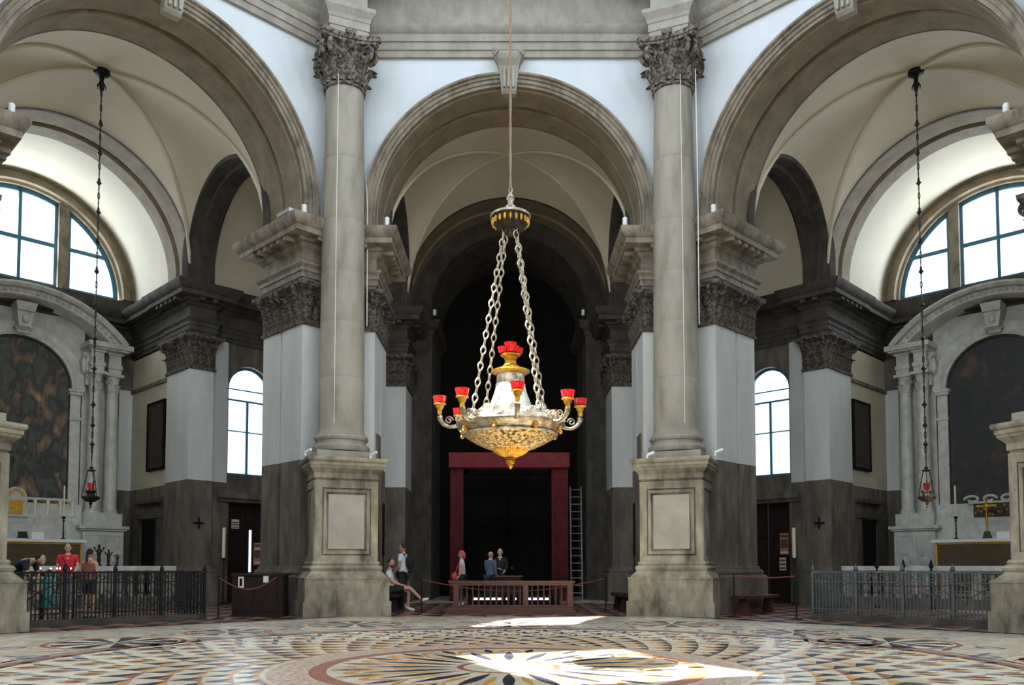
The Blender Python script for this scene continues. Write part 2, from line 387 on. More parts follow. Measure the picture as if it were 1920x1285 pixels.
# ---------------------------------------------------------------- arcade wall of one side
def arcade_wall(name, th, label, full=True):
    t = thing(name, label, 'wall', th, (0, 0, 0), kind='structure')
    mb = MB(); spandrel(mb, RI+.1, CZ, IMPZ-.05, 17.6, 4.6, 0); spandrel(mb, RI+.1, CZ, IMPZ-.05, 17.6, 5.5, VJ)
    mb.build('plaster_face', 'plaster', t)
    a = arch(MB(), [(RI, .02), (RI, -.05), (3.63, -.05), (3.635, -.095), (3.73, -.095), (3.735, -.14), (3.79, -.15), (3.81, -.22), (RO-.01, -.23), (RO, -.20), (RO, .02)], 0, CZ, IMPZ)
    a.build('archivolt', 'stone', t)
    b = arch(MB(), [(RI+.1, .0), (RI, .0), (RI, .10), (RI-.03, .12), (RI-.03, .88), (RI+.02, .88), (RI+.30, .90), (RI+.30, 1.08), (RI+.02, 1.10), (RI-.02, 1.12), (RI-.02, VJ-.12), (RI+.01, VJ-.1), (RI+.01, VJ+.04), (RO, VJ+.04)], 0, CZ, IMPZ)
    b.build('soffit_band', 'archdk', t)
    k = MB(); prof = [(.03, 13.84, .20), (.10, 13.90, .20), (.13, 14.05, .21), (.12, 14.3, .24), (.15, 14.55, .27), (.26, 14.70, .32), (.30, 14.8, .38), (.26, 14.9, .42)]
    for (o, z, w), (o2, z2, w2) in zip(prof, prof[1:]):
        k.prism([(-w, .05), (-w, -o-.1), (w, -o-.1), (w, .05)], z, z2, top=[(-w2, .05), (-w2, -o2-.1), (w2, -o2-.1), (w2, .05)])
    kk = k.build('keystone', 'stone_lt', t)
    f = MB()
    for x in (-.12, 0, .12): f.box(x-.03, x+.03, -.30, -.1, 13.95, 14.5)
    for sx in (-1, 1): f.tube([(sx*.30, -.42, 14.82), (sx*.36, -.44, 14.88), (sx*.40, -.42, 14.82), (sx*.34, -.42, 14.75)], .05, 6)
    f.build('scroll', 'stone_lt', kk)
    return t
# visible sides: 0 ahead, +45 left, -45 right; the sides behind the viewer are plainer
SIDES = {'front': 0, 'left': L45, 'right': -L45}
wf = arcade_wall('wall_front', 0, 'white plaster wall round the central arch straight ahead')
def children_index():
    CH.clear()
    for o in bpy.data.objects:
        CH.setdefault(o.name, [])
        if o.parent: CH.setdefault(o.parent.name, []).append(o)
children_index()
for nm, th, lb in (('wall_left', L45, 'white plaster wall round the large arch at left'), ('wall_right', -L45, 'white plaster wall round the large arch at right'),
                   ('wall_far_left', 2*L45, 'white plaster arcade wall left of the viewer'), ('wall_far_right', -2*L45, 'white plaster arcade wall right of the viewer'),
                   ('wall_back_left', 3*L45, 'white plaster arcade wall behind left'), ('wall_back_right', -3*L45, 'white plaster arcade wall behind right'),
                   ('wall_back', 4*L45, 'white plaster arcade wall behind the viewer')):
    c = bay_copy(wf, th, lb); c.name = nm
# entablature running round above the arches
ENT = [(0, 14.88), (.10, 14.88), (.10, 15.05), (.14, 15.06), (.14, 15.26), (.18, 15.27), (.18, 15.47), (.22, 15.50), (.30, 15.62), (.31, 15.68), (.12, 15.70), (.12, 16.46),
       (.2, 16.50), (.3, 16.62), (.75, 16.7), (.75, 16.9), (.86, 17.05), (0, 17.1)]
te = thing('trim_1', 'grey stone entablature above the central arch', 'entablature', 0, (0, 0, 14.6), kind='structure')
MB().sweep(ENT[:10]+[(.12, 15.70), (0, 15.70)], [(-4.7, 0), (4.7, 0)]).build('architrave', 'stone_lt', te)
MB().box(-4.7, 4.7, -.12, 0, 15.69, 16.5).build('frieze', 'stone_lt', te)
MB().sweep(ENT[11:], [(-4.7, 0), (4.7, 0)]).build('cornice', 'stone_lt', te)
children_index()
for i, (th, lb) in enumerate(((L45, 'grey stone entablature above the large arch at left'), (-L45, 'grey stone entablature above the large arch at right'),
    (2*L45, 'stone entablature left of the viewer'), (-2*L45, 'stone entablature right of the viewer'), (3*L45, 'stone entablature behind left'),
    (-3*L45, 'stone entablature behind right'), (4*L45, 'stone entablature behind the viewer'))):
    bay_copy(te, th, lb).name = 'trim_%d' % (i+2)
# drum and dome
dr = thing('wall_drum', 'cylindrical drum wall with tall windows under the dome', 'wall', None, (0, YC, 17), kind='structure')
mb = MB()
hw = math.asin(DR_W/2/DR_R)
for k in range(8):
    a = math.radians(DR_A0+45*k)
    def seg(a0, a1, z0, z1, n):
        for i in range(n):
            x = a0+(a1-a0)*i/n; y = a0+(a1-a0)*(i+1)/n
            p = [(r*cos(q), r*sin(q)) for r, q in ((DR_R, x), (DR_R, y), (DR_R+.5, y), (DR_R+.5, x))]
            mb.prism(p, z0-17, z1-17)
    seg(a+hw, a+PI/4-hw, 17.6, 26, 7); seg(a-hw, a+hw, 17.6, DR_Z0, 3); seg(a-hw, a+hw, DR_Z1, 26, 3)
mb.lathe([(DR_R, .15), (12.9, .15), (12.9, .6), (DR_R, .6), (DR_R, .15)], seg=32, cap=False)
mb.build('drum_masonry', 'plaster', dr)
mb = MB()
for k in range(8):
    a = math.radians(DR_A0+45*k); d = Vector((cos(a), sin(a))); n = Vector((-d.y, d.x)); c = d*(DR_R+.1)
    for off, w in ((-hw*DR_R*.98, .06), (0, .04), (hw*DR_R*.98, .06)):
        q = [c+n*(off-w)-d*.04, c+n*(off+w)-d*.04, c+n*(off+w)+d*.04, c+n*(off-w)+d*.04]; mb.prism([tuple(p) for p in q], DR_Z0-17, DR_Z1-17)
    for z in (DR_Z0+1.4, DR_Z0+2.9):
        q = [c-n*1.2-d*.03, c+n*1.2-d*.03, c+n*1.2+d*.03, c-n*1.2+d*.03]; mb.prism([tuple(p) for p in q], z-17, z+.05-17)
mb.build('window_bars', 'winframe', dr)
dm = thing('ceiling', 'plain plaster inside of the great dome', 'dome', None, (0, YC, 26), kind='structure')
MB().lathe([(11.2*cos(i*PI/20), 11.2*sin(i*PI/20)) for i in range(10)]+[(.01, 11.2)], seg=40, cap=False).build('dome_shell', 'plaster', dm)

# ---------------------------------------------------------------- ambulatory: vaults, outer wall, piers
QC, QR = (VJ+VR)/2, (VR-VJ)/2
def zu(p, q): return CZ+RI*sqrt(max(0, 1-p*p))+.38*(1-q*q)
def zv(p, q): return 10.8+QR*sqrt(max(0, 1-q*q))+1.295*(1-p*p)
tv = thing('ceiling', 'beige plaster groin vault over the bay beyond the central arch', 'vault', 0, (0, QC, 10.4), kind='structure')
def vpt(a, b):
    p = -cos(PI*a); q = -cos(PI*b)
    return (p*RI, QC+q*QR, max(zu(p, q), zv(p, q)))
MB().grid(vpt, 64, 48).build('vault_web', 'vault', tv, ang=.5)
for sx in (-1, 1):
    for sy in (-1, 1):
        pts = []
        for i in range(25):
            p = i/24; lo, hi = 0., 1.
            for _ in range(30):
                q = (lo+hi)/2
                if zu(p, q) < zv(p, q): lo = q
                else: hi = q
            q = (lo+hi)/2 if i else 0.
            pts.append((sx*p*RI, QC+sy*q*QR, max(zu(p, q), zv(p, q))-.02))
        MB().tube(pts, .055, 6).build('rib', 'vault', tv)
def cornered(s):
    mb = MB(); T = math.tan(PI/8)
    mb.grid(lambda a, b: ((lambda v: (s*(4.4+((AP+v)*T-4.4)*b), v, 10.8+QR*sin(PI*a)))(QC-cos(PI*a)*QR)), 24, 2)
    return mb
for s in (-1, 1):
    cornered(s).build('corner_web', 'vault', tv)
    ta = MB(); arch(ta, [(QR+.35, s*3.48), (QR+.35, s*3.42), (QR+.18, s*3.38), (QR, s*3.46), (QR-.02, s*3.8), (QR-.14, s*3.82), (QR-.14, s*4.3), (QR+.1, s*4.4), (QR+.5, s*4.4)], QC, 10.8, 9.9, 36, axis='u')
    ta.build('cross_arch', 'dark', tv)
    w = MB(); spandrel(w, QR+.05, 10.8, 9.9, 14.4, QR+.1, s*3.56, cu=QC, axis='u'); w.build('lunette_wall', 'vault', tv)
children_index()
bay_copy(tv, L45, 'pale groin vault with thin ribs over the bay beyond the left arch')
bay_copy(tv, -L45, 'pale groin vault with thin ribs over the bay beyond the right arch')
# outer wall of the ambulatory
def outer_wall(name, th, label, doors):
    t = thing(name, label, 'wall', th, (0, VR, 0), kind='structure'); U = (AP+VR)*math.tan(PI/8)+.1
    mb = MB(); spandrel(mb, RI+.1, CZ, IMPZ-.05, 15.4, U, VR, seg=40); spandrel(mb, RI+.1, CZ, IMPZ-.05, 15.4, 4.9, VC, seg=40); mb.build('upper_wall', 'vault', t)
    a = arch(MB(), [(RI, .02+VR), (RI, -.08+VR), (3.64, -.08+VR), (3.65, -.12+VR), (3.75, -.12+VR), (3.78, -.17+VR), (RO, -.18+VR), (RO, VR)], 0, CZ, IMPZ)
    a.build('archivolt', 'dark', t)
    b = arch(MB(), [(RI+.1, VR), (RI, VR), (RI, VR+.75), (RI+.1, VR+.8), (RI+.1, VR+.95), (RI-.02, VR+1), (RI-.02, VC+.03), (RO, VC+.03)], 0, CZ, IMPZ)
    b.build('soffit_band', 'archdk', t)
    for s in (-1, 1):
        w = MB(); spandrel(w, .75, 7.08, 4.2, 8.6, .78, VR+.05, cu=s*5.69, seg=20)   # thin strips beside the window are widened below
        X0, X1 = sorted((s*4.3, s*4.93)); w.box(X0, X1, VR+.05, VR+.5, 3.28, 8.6); X0, X1 = sorted((s*6.45, s*(U+.3))); w.box(X0, X1, VR+.05, VR+.5, 3.6, 8.6)
        w.box(min(s*4.3, s*7.4), max(s*4.3, s*7.6), VR+.05, VR+.5, 3.28, 4.2); w.build('window_wall', 'pier_white' if False else 'damp', t)
        w = MB(); w.arc([(.75, VR+.05), (.75, VR+.45)], s*5.69, 7.08, seg=20); w.arc([(.75, VR+.04), (.9, VR+.04)], s*5.69, 7.08, seg=20)
        w.build('window_arch', 'damp', t)
        q = pm([(4.60, VR+.06), (U+.1, VR+.06)], s) if False else ([(4.6, VR+.05), (U+.15, VR+.05)] if s > 0 else [(-U-.15, VR+.05), (-4.6, VR+.05)])
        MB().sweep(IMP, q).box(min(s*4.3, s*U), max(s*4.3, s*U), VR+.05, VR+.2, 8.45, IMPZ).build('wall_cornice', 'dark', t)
        MB().sweep([(0, 3.3), (.1, 3.3), (.12, 3.36), (.2, 3.42), (.2, 3.60), (0, 3.62)], q).build('door_lintel', 'damp', t)
        X0, X1 = sorted((s*4.3, s*5.0)); d = MB().box(X0, X1, VR+.05, VR+.5, 0, 3.6); X0, X1 = sorted((s*6.5, s*(U+.3))); d.box(X0, X1, VR+.05, VR+.5, 0, 3.6)
        d.build('door_jamb', 'damp', t)
        # window with bars and panes
        f = MB(); vw = VR+.25
        for u in (-.72, 0, .70): f.box(s*5.69+u-.04, s*5.69+u+.04, vw-.03, vw+.03, 4.2, 7.08 if u else 6.7)
        for z, h in ((4.22, .05), (5.64, .04), (6.66, .06), (7.03, .04)): f.box(s*5.69-.75, s*5.69+.75, vw-.035, vw+.035, z, z+h)
        f.arc([(.66, vw-.03), (.76, vw-.03), (.76, vw+.03), (.68, vw+.03)], s*5.69, 7.08, seg=20, closed=True)
        fr = f.build('window_frame', 'winframe', t)
        for x0, x1, z0, z1 in ((-.69, -.03, 4.27, 5.64), (.03, .67, 4.27, 5.64), (-.69, -.03, 5.68, 6.66), (.03, .67, 5.68, 6.66), (-.69, .67, 6.72, 7.03)):
            MB().box(s*5.69+x0, s*5.69+x1, vw-.004, vw+.004, z0, z1).build('pane', 'glass', fr)
        g = MB(); n = 14; ring = [(s*5.69+.69*cos(PI*i/n), 7.08+.69*sin(PI*i/n)) for i in range(n+1)]
        g.add([(x, vw, z) for x, z in ring], [tuple(range(n+1))]); g.build('pane', 'glass', fr)
    return t
ow = {}
ow['front'] = outer_wall('wall_outer_front', 0, 'dark stone arch wall of the entrance bay beyond the central arch', None)
children_index()
for k, th in (('left', L45), ('right', -L45)):
    ow[k] = bay_copy(ow['front'], th, 'dark-arched outer wall between ambulatory and %s chapel' % k); ow[k].name = 'wall_outer_'+k
# plain closing walls behind the viewer
for i, th in enumerate((2*L45, -2*L45, 3*L45, -3*L45, 4*L45)):
    t = thing('wall_outer_back', 'plain ambulatory wall behind the viewer', 'wall', th, (0, VR, 0), group='closing walls behind the viewer', kind='structure')
    U = (AP+VR)*math.tan(PI/8)+.1
    MB().box(-U, -2.6, VR, VR+.3, 0, 15.4).box(2.6, U, VR, VR+.3, 0, 15.4).box(-2.6, 2.6, VR, VR+.3, 0, 9.2).box(-2.6, 2.6, VR, VR+.3, 12.4, 15.4).build('masonry', 'chapel_wall', t)
    for s in (-1, 1):
        MB().prism(pm([(5.35, VJ), (RI, VJ), (RI, 0), (4.5, 0)], s), 0, IMPZ).build('pier_masonry', 'pier_white', t)
rf = thing('ceiling', 'unseen roof slab added above the ambulatory vaults to block leaking sky light', 'roof', None, (0, YC, 15.35), kind='structure')  # added out of view to stop sky light leaking past the vaults
rf_r = [(r/cos(PI/8)) for r in (AP+.3, AP+VR+.55)]
mb = MB()
for k in range(8):
    a0 = PI/8+k*PI/4; a1 = a0+PI/4
    mb.add([(rf_r[0]*cos(a0), rf_r[0]*sin(a0), 0), (rf_r[0]*cos(a1), rf_r[0]*sin(a1), 0), (rf_r[1]*cos(a1), rf_r[1]*sin(a1), 0), (rf_r[1]*cos(a0), rf_r[1]*sin(a0), 0)], [(0, 1, 2, 3)])
mb.build('light_seal_slab', 'vault', rf)

# front piers
PL = {('front', -1): 'white pier left of the central arch, carved capital hidden behind the left column',
      ('front', 1): 'white pier right of the central arch behind the right column',
      ('left', 1): 'white pier with dark capital left of the left centre column',
      ('right', -1): 'white pier with dark capital right of the right centre column',
      ('left', -1): 'pier cornice at the far left edge of the picture', ('right', 1): 'pier cornice at the far right edge of the picture'}
for s in (-1, 1):
    p0 = pier('arcade_pier', 0, s, PL[('front', s)]); children_index()
    for k, th in (('left', L45), ('right', -L45)): bay_copy(p0, th, PL[(k, s)])
PR = {('front', -1): 'slim white pier beside the dark entrance recess, left of the curtain', ('front', 1): 'slim white pier beside the dark entrance recess, right of the ladder',
      ('left', 1): 'chapel arch pier right of the left altar, with small dark cross', ('right', -1): 'chapel arch pier left of the right altar, with small dark cross',
      ('left', -1): 'chapel arch pier hidden at far left', ('right', 1): 'chapel arch pier hidden at far right'}
for s in (-1, 1):
    p0 = pier('chapel_pier', 0, s, PR[('front', s)], front=False); children_index()
    for k, th in (('left', L45), ('right', -L45)): bay_copy(p0, th, PR[(k, s)])

# ---------------------------------------------------------------- giant columns on pedestals
def square_sweep(mb, prof, h, m=0):
    return mb.sweep(prof, [(-h, -h), (h, -h), (h, h), (-h, h)], closed=True, m=m)
def sq(prof, h, cap=True):   # solid from stacked squares
    mb = MB()
    for (o, z), (o2, z2) in zip(prof, prof[1:]):
        if abs(z2-z) < 1e-6: continue
        a, b = h+o, h+o2; mb.prism([(-a, -a), (a, -a), (a, a), (-a, a)], z, z2, top=[(-b, -b), (b, -b), (b, b), (-b, b)])
    return mb
col = thing('giant_column', 'giant stone column on tall pedestal, left of the central arch', 'column', None, (0, 0, 0))
sq([(0, 0), (0, .36)], 1.06).build('lower_plinth', 'ped', col)
sq([(0, .36), (0, .90), (.015, .90), (.015, .94)], 1.02).build('upper_plinth', 'ped', col)
sq([(.18, .94), (.16, .97), (.05, 1.10), (.07, 1.12), (.09, 1.17), (.05, 1.22), (.01, 1.24), (.03, 1.28), (0, 1.33)], .80).build('base_moulding', 'ped', col)
mb = sq([(0, 1.33), (0, 3.30)], .74)
for s in (-1, 1):
    for ax in (0, 1):
        for a, b, c, d in ((-.76, -.60, 1.33, 3.30), (.60, .76, 1.33, 3.30), (-.60, .60, 1.33, 1.47), (-.60, .60, 3.12, 3.30)):
            x0, x1 = (.74, .785) if s > 0 else (-.785, -.74)
            if ax: mb.box(a, b, x0, x1, c, d)
            else: mb.box(x0, x1, a, b, c, d)
mb.build('pedestal_die', 'ped', col)
pb = MB(); pr = [(-.60, 1.47), (.60, 1.47), (.60, 3.12), (-.60, 3.12)]
def frame_ring(mb, x0, x1, z0, z1, w, y0, y1):
    mb.box(x0, x1, y0, y1, z0, z0+w).box(x0, x1, y0, y1, z1-w, z1).box(x0, x0+w, y0, y1, z0+w, z1-w).box(x1-w, x1, y0, y1, z0+w, z1-w)
frame_ring(pb, -.56, .56, 1.51, 3.08, .07, -.80, -.74)
pb.build('panel_frame', 'ped', col)
MB().box(-.44, .44, -.765, -.74, 1.63, 2.96).build('panel', 'pedpanel', col)
sq([(-.02, 3.30), (0, 3.34), (.03, 3.36), (.03, 3.48), (.06, 3.52), (.14, 3.60), (.15, 3.66), (.17, 3.66), (.17, 3.74), (.20, 3.76), (.22, 3.80), (.21, 3.86)], .76).build('pedestal_cornice', 'ped', col)
sq([(0, 3.86), (0, 4.05)], .72).lathe([(.70, 4.08), (.72, 4.11), (.72, 4.20), (.69, 4.24), (.64, 4.25), (.62, 4.30), (.63, 4.35), (.66, 4.37), (.68, 4.42), (.66, 4.48), (.62, 4.50), (.60, 4.54), (.58, 4.60), (.575, 4.66)], seg=40).build('column_base', 'shaft', col)
sp = []
zz = 4.66; joints = [5.95, 7.35, 8.65, 10.0, 11.6]
def rad(z): t = (z-4.66)/(13.45-4.66); return .568-.085*t**1.6
zs = sorted([4.66+i*.44 for i in range(20)]+[13.45])
for z in zs: sp.append((rad(z), z))
for j in joints: sp += [(rad(j), j-.012), (rad(j)-.006, j), (rad(j), j+.012)]
sp.sort(key=lambda a: a[1])
MB().lathe(sp, seg=48).build('shaft', 'shaft', col)
cp = MB().lathe([(.485, 13.45), (.53, 13.47), (.54, 13.52), (.50, 13.56), (.47, 13.58), (.48, 13.9), (.52, 14.3), (.60, 14.48), (.62, 14.52)], seg=32)
ab = []
for k in range(4):
    for i in range(7):
        t = i/6*2-1; d = .76-.16*(1-t*t); x, y = t*.70, -d
        if abs(t) == 1: x, y = t*.68, -.74
        a = k*PI/2; ab.append((x*cos(a)-y*sin(a), x*sin(a)+y*cos(a)))
cp.prism(ab, 14.52, 14.60).prism([(x*1.05, y*1.05) for x, y in ab], 14.60, 14.72)
cap = cp.build('capital', 'carved', col)
for k in range(8):
    a = 2*PI*k/8+PI/8; inst(leaf('blow', 'carved'), 'leaf', cap, (.50*sin(a), -.50*cos(a), 13.56), a)
    a = 2*PI*k/8; inst(leaf('bhigh', 'carved'), 'leaf', cap, (.47*sin(a), -.47*cos(a), 13.60), a)
for k in range(4):
    a = PI/4+k*PI/2
    for d in (-.13, .13): inst(leaf('bvol', 'carved'), 'volute', cap, (.66*sin(a+d), -.66*cos(a+d), 14.34), a+d)
    a = k*PI/2; MB().ball((.68*sin(a), -.68*cos(a), 14.66), (.07, .07, .12), 8, 6).ball((.70*sin(a)+.08*cos(a), -.70*cos(a)+.08*sin(a), 14.74), .065, 8, 5).ball((.70*sin(a)-.08*cos(a), -.70*cos(a)-.08*sin(a), 14.74), .065, 8, 5).ball((.64*sin(a), -.64*cos(a), 14.46), (.05, .05, .12), 8, 5).build('flower', 'carved', cap)
eb = sq([(0, 14.72), (0, 14.94), (.02, 14.95), (.02, 15.14), (.04, 15.16), (.06, 15.25), (.15, 15.40), (.15, 15.50), (-.03, 15.51), (-.03, 16.4), (.10, 16.5), (.5, 16.6), (.5, 16.8), (.6, 17.05)], .50)
eb.build('entablature_block', 'stone_lt', col)
RC = 11.14
def place_col(o, deg): a = math.radians(deg); o.location = (RC*cos(a), YC+RC*sin(a), 0); o.rotation_euler.z = a-PI/2
place_col(col, 112.5); children_index()
for deg, lb in ((67.5, 'giant stone column on tall pedestal, right of the central arch'), (157.5, 'pedestal and column cut by the left edge of the picture'),
                (22.5, 'pedestal and column cut by the right edge of the picture'), (202.5, 'giant column left of the viewer'), (-22.5, 'giant column right of the viewer')):
    c = copy_tree(col); place_col(c, deg); c['label'] = lb; c['group'] = 'giant columns at the corners of the octagon'
col['group'] = 'giant columns at the corners of the octagon'
# ---------------------------------------------------------------- side chapels beyond the left and right arches
VB = 11.5                                   # back wall of the chapel
WR, WZ = 3.12, 10.62                        # lunette window radius and sill height
def chapel(name, label):
    t = thing(name, label, 'wall', 0, (0, VC, 0), kind='structure')
    for s in (-1, 1):
        X = lambda a, b: sorted((s*a, s*b))
        a, b = X(3.60, 3.95)
        MB().box(a, b, VC, VB+.5, 0, 3.86).build('lower_wall', 'damp', t)
        MB().box(a, b, VC, VB+.5, 3.86, 8.5).build('side_wall', 'chapel_wall', t)
        a, b = X(3.54, 3.62); MB().box(a, b, VC, VB, 7.28, 7.40).build('string_course', 'damp', t)
        a, b = X(3.15, 3.7); MB().box(a, b, VB-.10, VB, 3.86, 7.4).build('white_strip', 'pier_white', t)
        MB().box(a, b, VB-.12, VB, 0, 3.86).box(a, b, VB-.12, VB, 7.4, 8.5).build('grey_strip', 'damp', t)
        q = [(3.6, VB), (3.6, VC-.05)] if s > 0 else [(-3.6, VC-.05), (-3.6, VB)]
        a, b = X(3.6, 3.95)
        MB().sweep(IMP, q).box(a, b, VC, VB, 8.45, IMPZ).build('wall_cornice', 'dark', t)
        a, b = X(3.56, 3.62)
        d = MB().box(a, b, 8.9, 10.2, .3, 2.75); d.build('door_leaf', 'void', t)
        d = MB().box(*X(3.50, 3.62), 8.75, 8.92, .3, 2.95).box(*X(3.50, 3.62), 10.18, 10.35, .3, 2.95).box(*X(3.42, 3.62), 8.7, 10.4, 2.8, 3.0).box(*X(3.32, 3.62), 8.6, 10.5, 3.3, 3.42)
        d.build('door_surround', 'dark', t)
    w = MB(); w.box(-3.95, 3.95, VB, VB+.5, 0, WZ-.05); spandrel(w, WR+.3, WZ, WZ-.05, 15.2, 3.95, VB); spandrel(w, WR+.02, WZ, WZ-.05, 15.2, 3.95, VB+.5)
    w.build('back_wall', 'dark', t)
    b = MB(); arch(b, [(3.62, VC-.02), (3.62, VB)], 0, CZ, IMPZ); b.build('barrel_vault', 'chapel_vault', t)
    b = MB(); b.arc([(3.62, VB-.02), (3.60, VB-.12), (3.50, VB-.16), (3.47, VB-.06), (3.36, VB-.04), (3.34, VB-.12), (3.22, VB-.10), (3.20, VB+.05), (WR, VB+.1), (WR, VB+.4)], 0, WZ, seg=56)
    b.build('window_archivolt', 'archdk', t)
    MB().sweep(IMP, [(-3.6, VB), (3.6, VB)]).build('back_cornice', 'dark', t)
    MB().box(-3.55, 3.55, VR-.1, VB, 0, .28).build('chapel_step', 'damp', t)
    return t
ch = chapel('wall_chapel_left', 'side chapel with white barrel vault beyond the left arch')
def lunette(name, label):
    t = thing(name, label, 'window', 0, (0, VB+.3, WZ), kind='structure'); v = VB+.3
    hh = lambda u, r=WR: sqrt(max(0, r*r-u*u))
    for u in (-1.30, 1.30): MB().box(u-.16, u+.16, v-.18, v+.18, WZ, WZ+hh(1.3)+.05).build('mullion', 'stone', t)
    f = MB()
    for u0, u1 in ((-WR, -1.46), (-1.14, 1.14), (1.46, WR)):
        for u in (u0, u1):
            if abs(u) < 3: f.box(min(u, u+.10*(1 if u == u0 else -1)), max(u, u+.10*(1 if u == u0 else -1)), v-.04, v+.04, WZ, WZ+hh(u))
        f.box(max(u0, -hh(.1)), min(u1, hh(.1)), v-.04, v+.04, WZ, WZ+.09)
        z = WZ+1.42; e = hh(z-WZ); f.box(max(u0, -e), min(u1, e), v-.045, v+.045, z-.07, z+.07)
    f.box(-.05, .05, v-.04, v+.04, WZ, WZ+WR)
    f.arc([(WR-.14, v-.04), (WR, v-.04), (WR, v+.04), (WR-.14, v+.04)], 0, WZ, seg=48, closed=True)
    fr = f.build('window_frame', 'winframe', t)
    for u0, u1, tag_ in ((-WR+.08, -1.5, 0), (-1.08, -.035, 0), (.035, 1.08, 0), (1.5, WR-.08, 0)):
        for lo in (0, 1):
            pts = []; z0, z1 = (WZ+.08, WZ+1.38) if lo == 0 else (WZ+1.46, WZ+WR-.08)
            n = 10; top = []
            for i in range(n+1):
                u = u0+(u1-u0)*i/n; zt = min(z1, WZ+hh(u, WR-.08)); top.append((u, max(z0, zt)))
            g = MB(); g.add([(u, v, z0) for u, z in top]+[(u, v, z) for u, z in top], [(i, i+1, n+2+i, n+1+i) for i in range(n)]); g.build('pane', 'glass', fr)
    return t
lu = lunette('window_1', 'large half-round window above the left altar')
children_index()
for src, nm, lb in ((ch, 'wall_chapel_right', 'side chapel with white barrel vault beyond the right arch'), (lu, 'window_2', 'large half-round window above the right altar')):
    bay_copy(src, -L45, lb).name = nm
for o, b in ((ch, (0, VC, 0)), (lu, (0, VB+.3, WZ))): o.location = bayw(L45, *b); o.rotation_euler.z = L45

# ---------------------------------------------------------------- dark entrance recess straight ahead
en = thing('wall_entrance', 'dark timber-lined entrance recess beyond the central arch', 'wall', 0, (0, 8.4, 0), kind='structure')
RE, ZE = 2.82, 10.6
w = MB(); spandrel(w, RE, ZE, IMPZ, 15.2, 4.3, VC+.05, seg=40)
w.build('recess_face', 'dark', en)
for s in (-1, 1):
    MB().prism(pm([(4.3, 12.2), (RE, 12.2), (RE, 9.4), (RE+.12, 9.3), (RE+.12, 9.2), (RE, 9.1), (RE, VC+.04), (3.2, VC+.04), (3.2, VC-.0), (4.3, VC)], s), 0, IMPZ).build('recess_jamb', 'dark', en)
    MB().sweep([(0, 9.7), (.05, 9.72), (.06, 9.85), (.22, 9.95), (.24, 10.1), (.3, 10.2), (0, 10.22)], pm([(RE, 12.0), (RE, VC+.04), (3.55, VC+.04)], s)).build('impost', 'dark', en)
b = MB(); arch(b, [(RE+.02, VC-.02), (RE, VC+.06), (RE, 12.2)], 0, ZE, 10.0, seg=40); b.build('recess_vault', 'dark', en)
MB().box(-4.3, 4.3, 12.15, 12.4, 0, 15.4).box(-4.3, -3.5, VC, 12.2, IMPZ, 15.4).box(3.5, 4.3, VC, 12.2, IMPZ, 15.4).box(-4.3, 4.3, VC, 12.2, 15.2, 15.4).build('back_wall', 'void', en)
dd = thing('door_1', 'tall black double door inside the red curtain frame', 'door', 0, (0, 11.6, 0), kind='structure')
for s in (-1, 1):
    X = sorted((s*.015, s*1.6)); lf = MB().box(*X, 11.45, 11.55, .05, 4.9)
    for z0, z1 in ((.3, 1.3), (1.5, 2.9), (3.1, 4.7)): X = sorted((s*.2, s*1.42)); frame_ring(lf, X[0], X[1], z0, z1, .05, 11.41, 11.45)
    l = lf.build('door_leaf', 'void', dd)
    MB().ball((s*.12, 11.4, 1.15), .035, 8, 6).build('door_knob', 'alu', l)
MB().box(-1.8, -1.6, 11.4, 12.1, 0, 5.1).box(1.6, 1.8, 11.4, 12.1, 0, 5.1).box(-1.8, 1.8, 11.4, 12.1, 4.9, 5.1).build('door_frame', 'void', dd)
# side doors under the round-headed windows
def side_door(name, th, s, label, slit):
    t = thing(name, label, 'door', th, (s*5.75, VR+.3, 0), kind='structure'); v = VR+.3
    a, b = 5.0, 6.5; c = 5.92
    for u0, u1 in ((a, c-.06), (c+.06 if slit else c-.04, b)):
        X = sorted((s*u0, s*u1)); m = MB().box(*X, v, v+.07, 0, 3.3)
        for z0, z1 in ((.2, 1.1), (1.25, 2.2), (2.35, 3.2)): frame_ring(m, X[0]+.08, X[1]-.08, z0, z1, .04, v-.03, v)
        m.build('door_leaf', 'wood', t)
    if slit:
        X = sorted((s*(c-.07), s*(c+.07))); MB().box(*X, v+.01, v+.06, 0, 1.02).box(*X, v+.01, v+.06, 2.42, 3.3).build('astragal', 'wood', t)
        MB().box(*X, v+.03, v+.035, 1.02, 2.42).build('pane', 'glass', t)
    return t
side_door('door_2', L45, 1, 'dark wooden door under the left round-headed window, bright slit between its leaves', True)
side_door('door_3', -L45, -1, 'dark wooden door under the right round-headed window', False)
for i, (th, s) in enumerate(((L45, -1), (-L45, 1), (0, -1), (0, 1))):
    t = side_door('door_%d' % (i+4), th, s, 'dark door hidden behind a pier', False)

